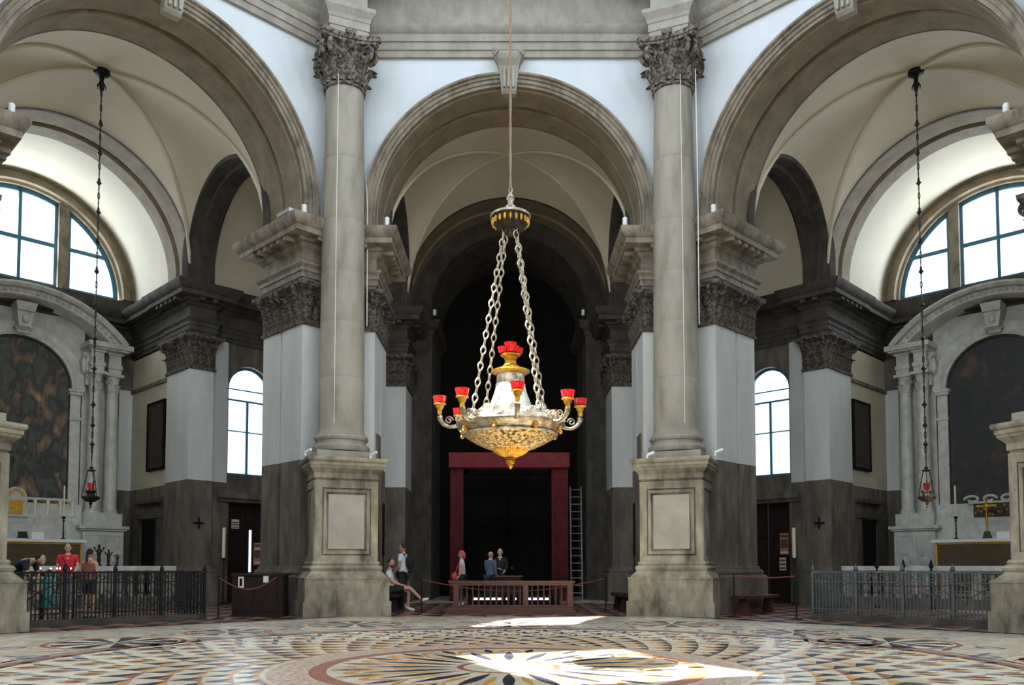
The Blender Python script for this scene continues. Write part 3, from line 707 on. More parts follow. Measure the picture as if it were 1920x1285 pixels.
# ---------------------------------------------------------------- floor with marble inlay
def floor_mat():
    m = mat('polished_cream_marble', (.68, .59, .43), (.50, .41, .29), .22, .8, (1, 1, 1), c3=(.62, .55, .43), coat=.1)
    nt = m.node_tree; N = nt.nodes; L = nt.links; b = N['Principled BSDF']
    tc = N.new('ShaderNodeTexCoord'); nz = N.new('ShaderNodeTexNoise'); nz.inputs['Scale'].default_value = 2.5; L.new(tc.outputs['Object'], nz.inputs[0])
    mr = N.new('ShaderNodeMapRange'); mr.inputs['To Min'].default_value = .10; mr.inputs['To Max'].default_value = .42
    L.new(nz.outputs[0], mr.inputs[0]); L.new(mr.outputs[0], b.inputs['Roughness'])
    return m
M['floor'] = floor_mat()
M['t_black'] = mat('black_marble_tile', (.022, .022, .028), (.05, .05, .06), .25, 3)
M['t_ochre'] = mat('ochre_marble_tile', (.60, .30, .07), (.40, .19, .05), .3, 3)
M['t_red'] = mat('red_marble_tile', (.34, .13, .08), (.22, .085, .055), .3, 3)
M['t_grey'] = mat('blue_grey_marble_tile', (.10, .12, .17), (.17, .19, .24), .28, 3)
M['t_white'] = mat('white_marble_tile', (.74, .67, .54), (.62, .55, .43), .25, 3)
M['t_speck'] = mat('speckled_marble_chips', (.55, .44, .33), (.26, .18, .13), .4, 16, lo=.42, hi=.58)
TM = ['t_black', 't_ochre', 't_red', 't_grey', 't_white', 't_speck']
fl = thing('floor', 'polished cream marble floor inlaid with black, ochre and red pieces', 'floor', None, (0, 10.0, 0), kind='structure')
MB().box(-24, 24, -14, 28, -.3, 0).build('paving', 'floor', fl)
TILES = []            # (polygon, material index)
FC = (0, 0)           # everything below is measured from the middle of the pattern
def pol(r, a): return (r*cos(a), r*sin(a))
def ring(r0, r1, mi, n=96, a0=0, a1=2*PI):
    for i in range(n):
        x = a0+(a1-a0)*i/n; y = a0+(a1-a0)*(i+1)/n
        TILES.append(([pol(r0, x), pol(r0, y), pol(r1, y), pol(r1, x)], mi))
def lens(p, q, w, mi, n=5, bias=0):
    p = Vector(p); q = Vector(q); d = q-p; nn = Vector((-d.y, d.x)).normalized()*w
    up = [p+d*(i/n)+nn*(sin(PI*i/n)*(1+bias)) for i in range(n+1)]; dn = [p+d*(i/n)-nn*(sin(PI*i/n)*(1-bias)) for i in range(n-1, 0, -1)]
    TILES.append(([tuple(x) for x in up+dn], mi))
# middle medallion
ring(2.14, 2.34, 2, 72); ring(.55, .62, 2, 32)
for k in range(20):
    a = 2*PI*k/20; h = PI/20
    pts = [pol(1.55+.42*sin(PI*i/8), a-h*.95+h*1.9*i/8) for i in range(9)]; inn = [pol(1.55+.30*sin(PI*i/8), a-h*.75+h*1.5*i/8) for i in range(9)]
    for i in range(8): TILES.append(([pts[i], pts[i+1], inn[i+1], inn[i]], 1))
    lens(pol(.65, a), pol(1.75, a), .07, 0); lens(pol(.9, a+h), pol(1.6, a+h), .045, 1); lens(pol(1.6, a+h), pol(2.1, a+h), .06, 0)
ring(2.36, 2.80, 5, 72)
# spiralling scales: every cell is a white-edged fan of thin dark and ochre leaves
RAD = [2.86]; NS = 48
while RAD[-1] < 5.8: RAD.append(RAD[-1]*1.098)
for j in range(len(RAD)-1):
    r0, r1 = RAD[j], RAD[j+1]; off = .5*j; dr = r1-r0
    for k in range(NS):
        a = 2*PI*(k+off)/NS; h = PI/NS
        if r0 > 4.3:
            arc_ = [pol(r0+dr*1.02*sin(PI*i/8)**.8, a+h-h*cos(PI*i/8)) for i in range(9)]
            inn = [pol(r0+dr*.80*sin(PI*i/8)**.8, a+h-h*.80*cos(PI*i/8)) for i in range(9)]
            for i in range(8): TILES.append(([arc_[i], arc_[i+1], inn[i+1], inn[i]], 4))
            TILES.append(([pol(r0+dr*.62, a), pol(r0+dr*1.0, a+h*.25), pol(r0+dr*1.12, a), pol(r0+dr*1.0, a-h*.25)], 3))
            for q in range(4):
                x = -.62+q*.42; p0 = pol(r0+dr*.04, a+h+h*x*.55); p1 = pol(r0+dr*(.74-.25*x*x), a+h+h*x)
                lens(p0, p1, .032*r0/4, (0, 1, 0, 2)[q])
        else:
            TILES.append(([pol(r0, a), pol(r1, a+h), pol(r0+dr*.40, a+h*1.30)], 0))
            TILES.append(([pol(r0, a), pol(r0+dr*.36, a+h*1.3), pol(r0+dr*.04, a+h*1.95)], 1 if (k+j) % 3 else 2))
ring(5.98, 6.22, 2, 110); ring(6.30, 6.38, 3, 110)
# medallions between the columns
def star(cx, cy, R, n, mi, mi2):
    def q(r, a): return (cx+r*cos(a), cy+r*sin(a))
    for i in range(36):
        x, y = 2*PI*i/36, 2*PI*(i+1)/36
        TILES.append(([q(R, x), q(R, y), q(R*.92, y), q(R*.92, x)], 2))
    for i in range(36):
        x, y = 2*PI*i/36, 2*PI*(i+1)/36
        TILES.append(([q(R*1.2, x), q(R*1.2, y), q(R*1.14, y), q(R*1.14, x)], 5))
    for i in range(n):
        a = 2*PI*(i+.5)/n; h = PI/n*.52
        TILES.append(([q(.04, a), q(R*.86, a-h), q(R*.88, a), q(R*.86, a+h)], mi))
        h = PI/n*.2; a += PI/n; TILES.append(([q(R*.25, a), q(R*.84, a-h), q(R*.84, a+h)], mi2))
for x, y, r in ((-3.2, 17.35, .98), (3.4, 17.4, .98), (0.05, 17.25, .78), (-6.2, 13.15, 1.05), (6.0, 13.2, 1.05), (-5.15, 15.3, .78), (5.2, 15.2, .78), (-7.4, 10.3, .95), (7.4, 10.3, .95)):
    star(x, y-10, r, 9, 0, 4)
    for a in (0.6, 2.5, 3.8, 5.6):
        u = pol(r+.38, a); ringp = []
        for i in range(12): TILES.append(([(x+u[0]+.20*cos(2*PI*i/12), y-10+u[1]+.20*sin(2*PI*i/12)), (x+u[0]+.20*cos(2*PI*(i+1)/12), y-10+u[1]+.20*sin(2*PI*(i+1)/12)),
            (x+u[0]+.13*cos(2*PI*(i+1)/12), y-10+u[1]+.13*sin(2*PI*(i+1)/12)), (x+u[0]+.13*cos(2*PI*i/12), y-10+u[1]+.13*sin(2*PI*i/12))], 3))
for k in range(64):       # border of pointed pieces
    a = 2*PI*k/64; lens(pol(6.45, a), pol(6.9, a+.04), .05, (3, 2)[k % 2])
# chequered paving outside the octagon of columns
def inside_oct(x, y, d):
    return all((x*cos(PI/4*k+PI/2)+(y)*sin(PI/4*k+PI/2)) < d for k in range(8))
dy = YC-10
s_ = .55
for i in range(-24, 25):
    for j in range(-4, 34):
        x, y = i*s_, j*s_*1.0
        if (i+j) % 2 or inside_oct(x, y-dy, 9.6) or abs(x) > 12 or y > 17.5: continue
        TILES.append(([(x, y-s_*.95), (x+s_*.95, y), (x, y+s_*.95)], 2)); TILES.append(([(x, y+s_*.95), (x-s_*.95, y), (x, y-s_*.95)], 0))
for i in range(8):        # red border line of the octagon
    a0 = PI/8+i*PI/4; a1 = a0+PI/4
    for r, w_, mi in ((9.35, .14, 2), (9.0, .08, 3)):
        p = [(rr/cos(PI/8)*cos(a), dy+rr/cos(PI/8)*sin(a)) for rr, a in ((r, a0), (r, a1), (r+w_, a1), (r+w_, a0))]; TILES.append((p, mi))
def depth_of(p): return sum(q[1] for q in p)/len(p)+10
def px_size(t):
    p, mi = t; y = depth_of(p); x = sum(q[0] for q in p)/len(p)
    if y < 8.3 or abs(x) > .63*y: return 0
    return (max(q[0] for q in p)-min(q[0] for q in p))*(max(q[1] for q in p)-min(q[1] for q in p))/y**3
TILES.sort(key=px_size, reverse=True)
def tile_mesh(mb, p, mi, h=.003):
    ar = sum(p[i][0]*p[(i+1) % len(p)][1]-p[(i+1) % len(p)][0]*p[i][1] for i in range(len(p)))
    if ar < 0: p = p[::-1]
    cx = sum(q[0] for q in p)/len(p); cy = sum(q[1] for q in p)/len(p)
    top = [(cx+(x-cx)*.985, cy+(y-cy)*.985) for x, y in p]; n = len(p)
    mb.add([(x, y, 0) for x, y in p]+[(x, y, h) for x, y in top], [tuple(range(n, 2*n))]+[(i, (i+1) % n, n+(i+1) % n, n+i) for i in range(n)], mi)
for p, mi in TILES[:300]:
    mb = MB(); tile_mesh(mb, p, 0); mb.build('tile', TM[mi], fl, org=(0, 0, 0), ang=.2)
mb = MB()
for p, mi in TILES[300:]: tile_mesh(mb, p, mi)
mb.build('tiles', TM, fl, org=(0, 0, 0), ang=.2)['kind'] = 'stuff'
# ---------------------------------------------------------------- chandelier
CHX, CHY = .02, 9.9
cl = thing('chandelier', 'large silver and gold hanging lamp with red glass cups in the middle of the room', 'chandelier', None, (CHX, CHY, 2.36))
Z = 2.36
def LZ(prof, dz=Z): return [(r, z-dz) for r, z in prof]
bw = MB().lathe(LZ([(.21, 2.595), (.30, 2.625), (.42, 2.68), (.53, 2.745), (.555, 2.77)]), seg=64); bw.build('chased_bowl', 'chased', cl)
MB().lathe(LZ([(.555, 2.765), (.575, 2.775), (.575, 2.79), (.56, 2.80), (.62, 2.85), (.655, 2.885), (.66, 2.90), (.65, 2.915), (.62, 2.92), (.45, 2.94), (.30, 2.95)]), seg=64).build('rim', 'silver', cl)
g = MB(); n = 40; prof = LZ([(.03, 2.50), (.08, 2.515), (.15, 2.545), (.20, 2.58), (.215, 2.60)])
vs = []; fs = []
for i in range(n*4):
    a = 2*PI*i/(n*4); wv = 1+.05*(i % 4 in (0, 1))
    for r, z in prof: vs.append((r*wv*cos(a), r*wv*sin(a), z))
for i in range(n*4):
    j = (i+1) % (n*4)
    for q in range(4): fs.append((i*5+q, j*5+q, j*5+q+1, i*5+q+1))
g.add(vs, fs); g.build('gold_underside', 'gold', cl)
MB().lathe(LZ([(.001, 2.37), (.025, 2.39), (.035, 2.415), (.03, 2.43), (.05, 2.44), (.055, 2.455), (.06, 2.47), (.045, 2.485), (.062, 2.495), (.05, 2.51), (.03, 2.52), (.03, 2.55)]), seg=20).build('finial', 'gold', cl)
MB().lathe(LZ([(.50, 2.93), (.50, 2.99), (.47, 3.00), (.36, 3.01), (.355, 3.02), (.31, 3.04), (.25, 3.15), (.195, 3.30), (.175, 3.38), (.18, 3.385), (.18, 3.395), (.165, 3.40)]), seg=48).build('bell_body', 'bright', cl)
MB().lathe(LZ([(.165, 3.39), (.170, 3.42), (.168, 3.50), (.175, 3.505), (.175, 3.52)]), seg=40).build('neck', 'silver', cl)
MB().lathe(LZ([(.17, 3.515), (.20, 3.525), (.235, 3.545), (.235, 3.56), (.20, 3.575), (.12, 3.60), (.10, 3.62), (.075, 3.64), (.065, 3.68), (.085, 3.73), (.12, 3.745), (.12, 3.76), (.10, 3.77)]), seg=40).build('gold_dish', 'gold', cl)
cupm = None
def cup_prof(): return [(.050, 0), (.062, .006), (.068, .05), (.076, .075), (.070, .075), (.060, .02), (.001, .012)]
c0 = MB().lathe(cup_prof(), seg=20)
cupm = c0.mesh('cup', 'redglass')
for a, z, r in ((20, 3.77, .085), (110, 3.77, .085), (200, 3.77, .085), (290, 3.77, .085), (0, 3.83, .01)):
    a = math.radians(a); inst(cupm, 'glass_cup', cl, (r*sin(a), -r*cos(a), z-Z))
armm = MB(); pts = [(0, -.55, 2.90), (0, -.62, 2.90), (0, -.68, 2.875), (0, -.74, 2.87), (0, -.80, 2.90), (0, -.84, 2.95), (0, -.85, 3.00)]
armm.tube([(x, y, z-Z) for x, y, z in pts], [.035, .028, .022, .022, .026, .03, .035], 8)
sc = [(0, -.74+.05*cos(i*.7)*(1-i/16), 2.95+.05*sin(i*.7)*(1-i/16)) for i in range(13)]; armm.tube([(x, y, z-Z) for x, y, z in sc], .012, 6)
sc = [(0, -.62+.05*cos(-i*.7)*(1-i/16), 2.97+.05*sin(-i*.7)*(1-i/16)) for i in range(13)]; armm.tube([(x, y, z-Z) for x, y, z in sc], .014, 6)
armmesh = armm.mesh('arm', 'silver')
hold = MB().lathe([(.022, -.03), (.03, .0), (.026, .02), (.045, .05), (.050, .075), (.074, .085), (.074, .10), (.055, .105)], seg=20).mesh('cup_holder', 'gold')
cres = MB()
for i in range(7):
    a = (i-3)*.38; cres.tube([(0, 0, .0), (.05*sin(a), 0, .06*cos(a)+.01), (.075*sin(a)+.012, -.01, .085*cos(a)+.015)], [.014, .012, .016], 6)
cres.tube([(.06+.03*cos(i*.8)*(1-i/14), -.01, .03+.03*sin(i*.8)*(1-i/14)) for i in range(11)], .009, 5).tube([(-.06-.03*cos(i*.8)*(1-i/14), -.01, .03+.03*sin(i*.8)*(1-i/14)) for i in range(11)], .009, 5)
cresm = cres.mesh('crest', 'bright')
for k in range(8):
    a = math.radians(5+45*k)
    ar = inst(armmesh, 'arm', cl, (0, 0, 0), a)
    zc = .03 if k % 2 == 0 else 0
    inst(hold, 'cup_holder', ar, (0, -.85, 3.02+zc-Z)); inst(cupm, 'glass_cup', ar, (0, -.85, 3.125+zc-Z), 0, (1.1, 1.1, 1.1))
    b = a+PI/8; inst(cresm, 'crest', cl, (.53*sin(b), -.53*cos(b), 2.95-Z), b)
    cres2 = inst(cresm, 'crest', cl, (.44*sin(a), -.44*cos(a), 2.99-Z), a, (1.2, 1.2, 1.1))
    h = MB().ball((.60*sin(b), -.60*cos(b), 2.83-Z), (.035, .035, .045), 8, 6).ball((.62*sin(b), -.62*cos(b), 2.79-Z), .025, 8, 6).build('mask', 'gold', cl)
# canopy, rope and chains
MB().lathe(LZ([(.02, 5.22), (.06, 5.24), (.10, 5.29), (.17, 5.31), (.20, 5.36), (.215, 5.44), (.22, 5.45), (.225, 5.475), (.20, 5.48), (.12, 5.50), (.07, 5.51), (.05, 5.52)]), seg=40).build('canopy', 'bronze', cl)
MB().lathe(LZ([(.226, 5.452), (.248, 5.455), (.25, 5.47), (.23, 5.49), (.17, 5.515), (.10, 5.55), (.055, 5.59)]), seg=40, cap=False).build('canopy_edge', 'silver', cl)
lb = MB()
for k in range(20):
    a = 2*PI*k/20; lb.ball((.215*sin(a), -.215*cos(a), 5.395-Z), (.022, .022, .045), 6, 5)
lb.build('lappets', 'gold', cl)['kind'] = 'stuff'
MB().lathe(LZ([(.05, 5.57), (.055, 5.60), (.03, 5.62), (.035, 5.66), (.055, 5.70), (.03, 5.73), (.02, 5.76)]), seg=20).tube([(.02*cos(i*.5), 0, 5.80-Z+.035*sin(i*.5)) for i in range(14)], .008, 6).build('hanger', 'silver', cl)
def link_mesh(L, w, r, mt):
    mb = MB(); pts = []
    for i in range(16): a = 2*PI*i/16; pts.append((w*cos(a)*(1-.25*abs(sin(a))), 0, L/2*sin(a)))
    mb.tube(pts, r, 6, closed=True); mb.ball((0, 0, L/2), r*1.9, 6, 5); return mb.mesh('link', mt)
lk = link_mesh(.115, .030, .0105, 'silver')
for k, aa in enumerate((37, 127, 217, 307)):
    a = math.radians(aa); p0 = Vector((.10*sin(a), -.10*cos(a), 5.26-Z)); p1 = Vector((.55*sin(a), -.55*cos(a), 3.02-Z))
    cn = MB().tube([p0+Vector((.02*cos(i*.6), 0, .02*sin(i*.6)+.02)) for i in range(11)], .008, 6).ball(tuple(p1), .03, 8, 6).build('chain', 'silver', cl)
    d = (p1-p0); n = 23
    for i in range(n):
        c = p0+d*((i+.5)/n); q = d.normalized().to_track_quat('Z', 'Y').to_euler()
        o = inst(lk, 'link', cn, tuple(c)); o.rotation_mode = 'QUATERNION'
        from mathutils import Quaternion
        o.rotation_quaternion = d.normalized().to_track_quat('Z', 'Y') @ Quaternion((0, 0, 1), (i % 2)*PI/2+.4)
rp = MB(); pts = []
for s in (0, 1):
    rp.tube([(.008*cos(i*.9+s*PI), .008*sin(i*.9+s*PI), 5.83-Z+i*.10) for i in range(316)], .010, 5)
rp.build('rope', 'cord', cl)

# ---------------------------------------------------------------- altars
def altar(name, label):
    t = thing(name, label, 'altar', 0, (0, 11, .28))
    for s in (-1, 1):
        X = lambda a, b: sorted((s*a, s*b))
        pe = MB().box(*X(1.80, 3.10), 10.55, 11.5, .28, 2.40).box(*X(1.72, 3.18), 10.47, 11.5, 2.40, 2.46).box(*X(1.66, 3.24), 10.41, 11.5, 2.46, 2.56).box(*X(1.76, 3.14), 10.51, 11.5, .28, .5)
        for c in (2.14, 2.78): frame_ring(pe, s*c-.27, s*c+.27, .62, 2.26, .035, 10.53, 10.55)
        pd = pe.build('pedestal', 'marble', t)
        for c in (2.14, 2.78):
            m = MB(); m.arc([(.17, 10.55), (.17, 10.52), (.20, 10.52), (.20, 10.55)], s*c, 1.45, 0, 2*PI, 24); m.ball((s*c, 10.54, 1.43), (.09, .04, .16), 10, 8).ball((s*c, 10.53, 1.60), (.055, .04, .06), 8, 6); m.build('relief', 'marble', pd)
        MB().box(*X(1.84, 3.06), 10.60, 11.5, 2.56, 2.98).build('column_plinth', 'marble', t)
        for c, v in ((2.78, 11.0), (2.17, 10.85)):
            cc = MB().lathe([(.27, 2.98), (.27, 3.03), (.25, 3.06), (.26, 3.10), (.22, 3.14), (.212, 3.2), (.212, 4.6), (.18, 7.12), (.20, 7.14), (.20, 7.18)], (s*c, v, 0), 24).build('column', 'marble', t)
            cp = MB().lathe([(.17, 7.18), (.18, 7.5), (.24, 7.66), (.26, 7.68)], (s*c, v, 0), 16).box(s*c-.28, s*c+.28, v-.28, v+.28, 7.68, 7.77).build('column_capital', 'marble', cc)
            lw, hi, vo = leaf('slow', 'marble'), leaf('shigh', 'marble'), leaf('svol', 'marble')
            for k in range(6):
                a = 2*PI*k/6; q = loc_of(t, (s*c+.18*sin(a), v-.18*cos(a), 7.2)); inst(lw, 'leaf', cc, q, a)
                a += PI/6; q = loc_of(t, (s*c+.17*sin(a), v-.17*cos(a), 7.22)); inst(hi, 'leaf', cc, q, a)
            MB().box(s*c-.21, s*c+.21, v-.21, 11.5, 7.77, 7.95).box(s*c-.24, s*c+.24, v-.24, 11.5, 7.95, 8.08).box(s*c-.20, s*c+.20, v-.20, 11.5, 8.08, 8.42).box(s*c-.26, s*c+.26, v-.26, 11.5, 8.42, 8.52).build('entablature_block', 'marble', t)
        MB().box(*X(1.80, 3.22), 10.35, 11.5, 8.55, 8.72).box(*X(1.86, 3.12), 10.45, 11.5, 8.50, 8.55).box(*X(1.90, 3.06), 11.3, 11.5, 2.98, 8.5).build('cornice_slab', 'marble', t)
        f = MB().box(*X(1.52, 1.84), 11.22, 11.5, 3.2, 6.95).box(*X(1.47, 1.88), 11.14, 11.5, 6.95, 7.05).box(*X(1.44, 1.92), 11.10, 11.5, 7.05, 7.14).box(*X(1.50, 1.86), 11.18, 11.5, 6.1, 6.2)
        f.build('frame_pilaster', 'marble', t)
    f = MB(); f.arc([(1.55, 11.4), (1.55, 11.15), (1.62, 11.12), (1.70, 11.15), (1.90, 11.18), (1.97, 11.15), (1.97, 11.4)], 0, 7.12, seg=48); f.build('inner_arch', 'marble', t)
    f = MB(); spandrel(f, 1.6, 7.12, 7.1, 9.6, 1.95, 11.3, seg=36); f.build('spandrel_panel', 'marble', t)
    R0, zc, ha = 3.97, 6.20, math.radians(50.2)
    p = MB(); p.arc([(R0-.02, 11.5), (R0, 10.28), (R0-.07, 10.26), (R0-.16, 10.34), (R0-.17, 10.52), (R0-.36, 10.55), (R0-.40, 10.62), (R0-.44, 11.5)], 0, zc, PI/2-ha, PI/2+ha, 48)
    pd = p.build('segmental_pediment', 'marble', t)
    d = MB(); n = 34
    for i in range(n):
        a = PI/2-ha*.96+2*ha*.96*i/(n-1); d.ball((0+(R0-.25)*cos(a), 10.50, zc+(R0-.25)*sin(a)), (.055, .05, .055), 6, 5)
    d.build('beads', 'marble', pd)['kind'] = 'stuff'
    k = MB()
    for (z0, z1, w0, w1, v0) in ((8.70, 8.80, .17, .19, 11.02), (8.80, 8.86, .24, .26, 10.92), (8.86, 9.35, .17, .25, 10.80), (9.35, 9.62, .25, .30, 10.65)):
        k.prism([(-w0, 11.4), (-w0, v0), (w0, v0), (w0, 11.4)], z0, z1, top=[(-w1, 11.4), (-w1, v0-.05), (w1, v0-.05), (w1, 11.4)])
    k.ball((0, 10.74, 9.12), (.10, .08, .16), 10, 8); k.build('corbel', 'marble', t)
    MB().box(-1.9, 1.9, 11.3, 11.5, 9.0, 9.75).build('tympanum', 'marble', t)
    for s in (-1, 1):
        b = MB().box(*sorted((s*1.90, s*2.05)), 10.9, 11.4, 7.3, 8.5); b.ball((s*1.9, 11.0, 8.35), (.12, .12, .12), 8, 6).ball((s*1.85, 11.0, 7.95), (.10, .1, .3), 8, 6); b.build('console_scroll', 'marble', t)
    MB().box(-1.86, 1.86, 10.9, 11.5, 2.1, 3.25).box(-1.9, 1.9, 10.75, 11.5, 2.1, 2.42).box(-1.88, 1.88, 10.82, 11.5, 2.42, 2.72).box(-1.92, 1.92, 10.86, 11.5, 2.72, 2.78).build('retable_steps', 'marble', t)
    return t
al = altar('altar', 'tall marble altar frame with paired columns and curved pediment, left chapel')
children_index()
ar = bay_copy(al, -L45, 'tall marble altar frame with paired columns and curved pediment, right chapel')
al.location = bayw(L45, 0, 11, .28); al.rotation_euler.z = L45
def canvas(th, label, mt):
    t = thing('altar_painting', label, 'painting', th, (0, 11.3, 3.3))
    m = MB(); n = 30; ring_ = [(-1.54, 3.27), (1.54, 3.27)]+[(1.54*cos(PI*i/n), 7.12+1.54*sin(PI*i/n)) for i in range(n+1)]
    k = len(ring_); m.add([(x, 11.33, z) for x, z in ring_]+[(x, 11.38, z) for x, z in ring_], [tuple(range(k)), tuple(range(k, 2*k))[::-1]]+[(i, (i+1) % k, k+(i+1) % k, k+i) for i in range(k)])
    m.build('canvas', mt, t)
    f = MB(); f.arc([(1.55, 11.28), (1.50, 11.28), (1.50, 11.34), (1.55, 11.34)], 0, 7.12, seg=40, closed=True).box(-1.55, -1.50, 11.28, 11.34, 3.25, 7.12).box(1.50, 1.55, 11.28, 11.34, 3.25, 7.12).box(-1.55, 1.55, 11.28, 11.34, 3.25, 3.31)
    f.build('painting_frame', 'bronze', t); return t
canvas(L45, 'tall arched dark oil painting with warm brown patches over the left altar', 'paint_l')
canvas(-L45, 'tall arched near-black oil painting over the right altar', 'paint_r')
def table(th, label):
    t = thing('altar_table', label, 'altar table', th, (0, 10.2, .28))
    MB().box(-1.50, 1.50, 9.75, 10.75, .28, 1.96).build('altar_body', 'marble', t)
    MB().box(-1.46, 1.46, 9.70, 9.75, .45, 1.90).build('frontal_cloth', 'altarfront', t)
    f = MB(); frame_ring(f, -1.52, 1.52, .40, 1.96, .055, 9.68, 9.72); f.build('gilt_edge', 'gold', t)
    MB().box(-1.62, 1.62, 9.62, 10.75, 1.96, 2.06).build('table_top', 'white', t); return t
table(L45, 'left altar table with dark frontal and gilt edge'); table(-L45, 'right altar table with brown frontal and gilt edge')
# things standing on the altars
def tall_candle(th, u, v, z, label, grp=None):
    t = thing('candlestick', label, 'candlestick', th, (u, v, z), grp)
    MB().lathe([(.10, 0), (.10, .02), (.04, .05), (.02, .10), (.035, .18), (.02, .24), (.018, .55), (.04, .60), (.02, .64), (.07, .70), (.03, .74)], (u, v, z), 14).build('stick', 'bronze', t)
    MB().lathe([(.028, .74), (.026, 1.70), (.004, 1.72)], (u, v, z), 10).build('candle', 'candle', t); return t
tall_candle(-L45, -1.0, 10.0, 2.06, 'tall white candle in dark stick on the right altar')
tall_candle(L45, 1.05, 10.0, 2.06, 'tall cream candle in dark stick on the left altar')
t = thing('altar_cross', 'gilded cross on dark base on the right altar', 'cross', -L45, (-.12, 10.0, 2.06))
MB().prism([(-.24, 9.9), (.0, 9.9), (.0, 10.12), (-.24, 10.12)], 2.06, 2.30, top=[(-.18, 9.95), (-.06, 9.95), (-.06, 10.07), (-.18, 10.07)]).build('base', 'bronze', t, org=ORG[t.name])
MB().lathe([(.035, 2.28), (.03, 2.5), (.04, 2.7), (.03, 2.9), (.03, 3.25)], (-.12, 10.0, 0), 10).box(-.36, .12, 9.97, 10.03, 3.05, 3.12).ball((-.38, 10, 3.085), .045, 8, 6).ball((.14, 10, 3.085), .045, 8, 6).ball((-.12, 10, 3.29), .045, 8, 6).ball((-.12, 9.97, 3.085), (.07, .03, .07), 10, 6).build('cross', 'gold', t)
def card(th, u, label):
    t = thing('altar_card', label, 'card', th, (u, 9.85, 2.06))
    MB().prism([(u-.17, 9.83), (u+.17, 9.83), (u+.17, 9.84), (u-.17, 9.84)], 2.06, 2.27, top=[(u-.17, 9.88), (u+.17, 9.88), (u+.17, 9.89), (u-.17, 9.89)]).build('card_sheet', 'white', t)
    MB().box(u-.03, u+.03, 9.9, 9.98, 2.06, 2.10).build('card_stand', 'bronze', t)
card(-L45, .35, 'small white card on the right altar'); card(L45, .28, 'small white card on the left altar')
t = thing('book_stand', 'small dark book stand beside the white card on the left altar', 'stand', L45, (-.12, 9.9, 2.06))
MB().prism([(-.26, 9.8), (.02, 9.8), (.02, 10.0), (-.26, 10.0)], 2.06, 2.10).prism([(-.26, 9.84), (.02, 9.84), (.02, 9.90), (-.26, 9.90)], 2.10, 2.28, top=[(-.24, 9.93), (0, 9.93), (0, 9.98), (-.24, 9.98)]).build('stand_board', 'bronze', t)
# left: small arcaded shrine behind the altar; right: carved scrolls over a gilt relief
t = thing('shrine_screen', 'low gilt and marble arcade with round-topped tabernacle behind the left altar', 'shrine', L45, (0, 10.9, 2.78))
m = MB().box(-1.85, 1.7, 10.88, 10.92, 2.78, 2.86).box(-1.85, 1.7, 10.86, 10.94, 3.34, 3.42)
m.build('screen_rails', 'marble', t)
for i in range(10):
    u = -1.75+i*.37
    if abs(u+.1) < .3: continue
    MB().lathe([(.05, 2.86), (.03, 2.9), (.035, 3.1), (.06, 3.28), (.06, 3.34)], (u, 10.9, 0), 8).build('colonnette', 'candle', t)
    if i < 9: a_ = MB(); a_.arc([(.13, 10.89), (.15, 10.89), (.15, 10.92), (.13, 10.92)], u+.185, 3.16, seg=10, closed=True); a_.build('arch_ring', 'gold', t)
tb = MB().box(-.42, .22, 10.78, 10.98, 2.78, 3.42); tb.arc([(.01, 10.8), (.30, 10.8), (.30, 10.98), (.01, 10.98)], -.1, 3.42, seg=16); tb.build('tabernacle', 'marble', t)
g = MB().box(-.28, .08, 10.76, 10.78, 2.85, 3.3); g.arc([(.17, 10.76), (.24, 10.76), (.24, 10.79), (.17, 10.79)], -.1, 3.42, seg=14, closed=True); g.build('tabernacle_door', 'gold', t)
t = thing('carved_scrolls', 'white carved scrolls above a gilt relief panel behind the right altar', 'carving', -L45, (0, 10.8, 2.78))
MB().box(-.72, 1.5, 10.84, 10.9, 2.78, 3.22).build('relief_panel', 'bronze', t)
gm = MB(); rr = random.Random(3)
for i in range(26): gm.ball((-.65+i*.082, 10.83, 2.86+rr.random()*.28), (.035, .02, .05), 6, 5)
gm.build('gilt_figures', 'gold', t)['kind'] = 'stuff'
for c, w in ((-.75, .24), (-.25, .22), (.25, .22), (.75, .22), (1.2, .2)):
    MB().tube([(c+w*cos(i*.45)*(1-i/22)*(1 if c > -.6 else -1), 10.84, 3.36+.13*sin(i*.45)*(1-i/22)) for i in range(15)], .045, 7).build('scroll', 'marble', t)
MB().box(-.85, 1.5, 10.78, 10.92, 3.22, 3.29).build('shelf', 'marble', t)

# small paintings on the chapel side walls
def side_painting(th, s, label):
    t = thing('wall_painting', label, 'painting', th, (s*3.57, 9.1, 4.5))
    X = sorted((s*3.52, s*3.6)); MB().box(*X, 8.45, 9.75, 4.45, 6.65).build('canvas', 'paint_s', t)
    m = MB(); X = sorted((s*3.49, s*3.6))
    for a, b, c, d in ((8.40, 8.47, 4.4, 6.7), (9.73, 9.80, 4.4, 6.7), (8.40, 9.80, 4.4, 4.47), (8.40, 9.80, 6.63, 6.7)): m.box(*X, a, b, c, d)
    m.build('picture_frame', 'void', t)
side_painting(L45, 1, 'dark narrow painting on the beige wall right of the left altar'); side_painting(-L45, -1, 'dark narrow painting on the beige wall left of the right altar')
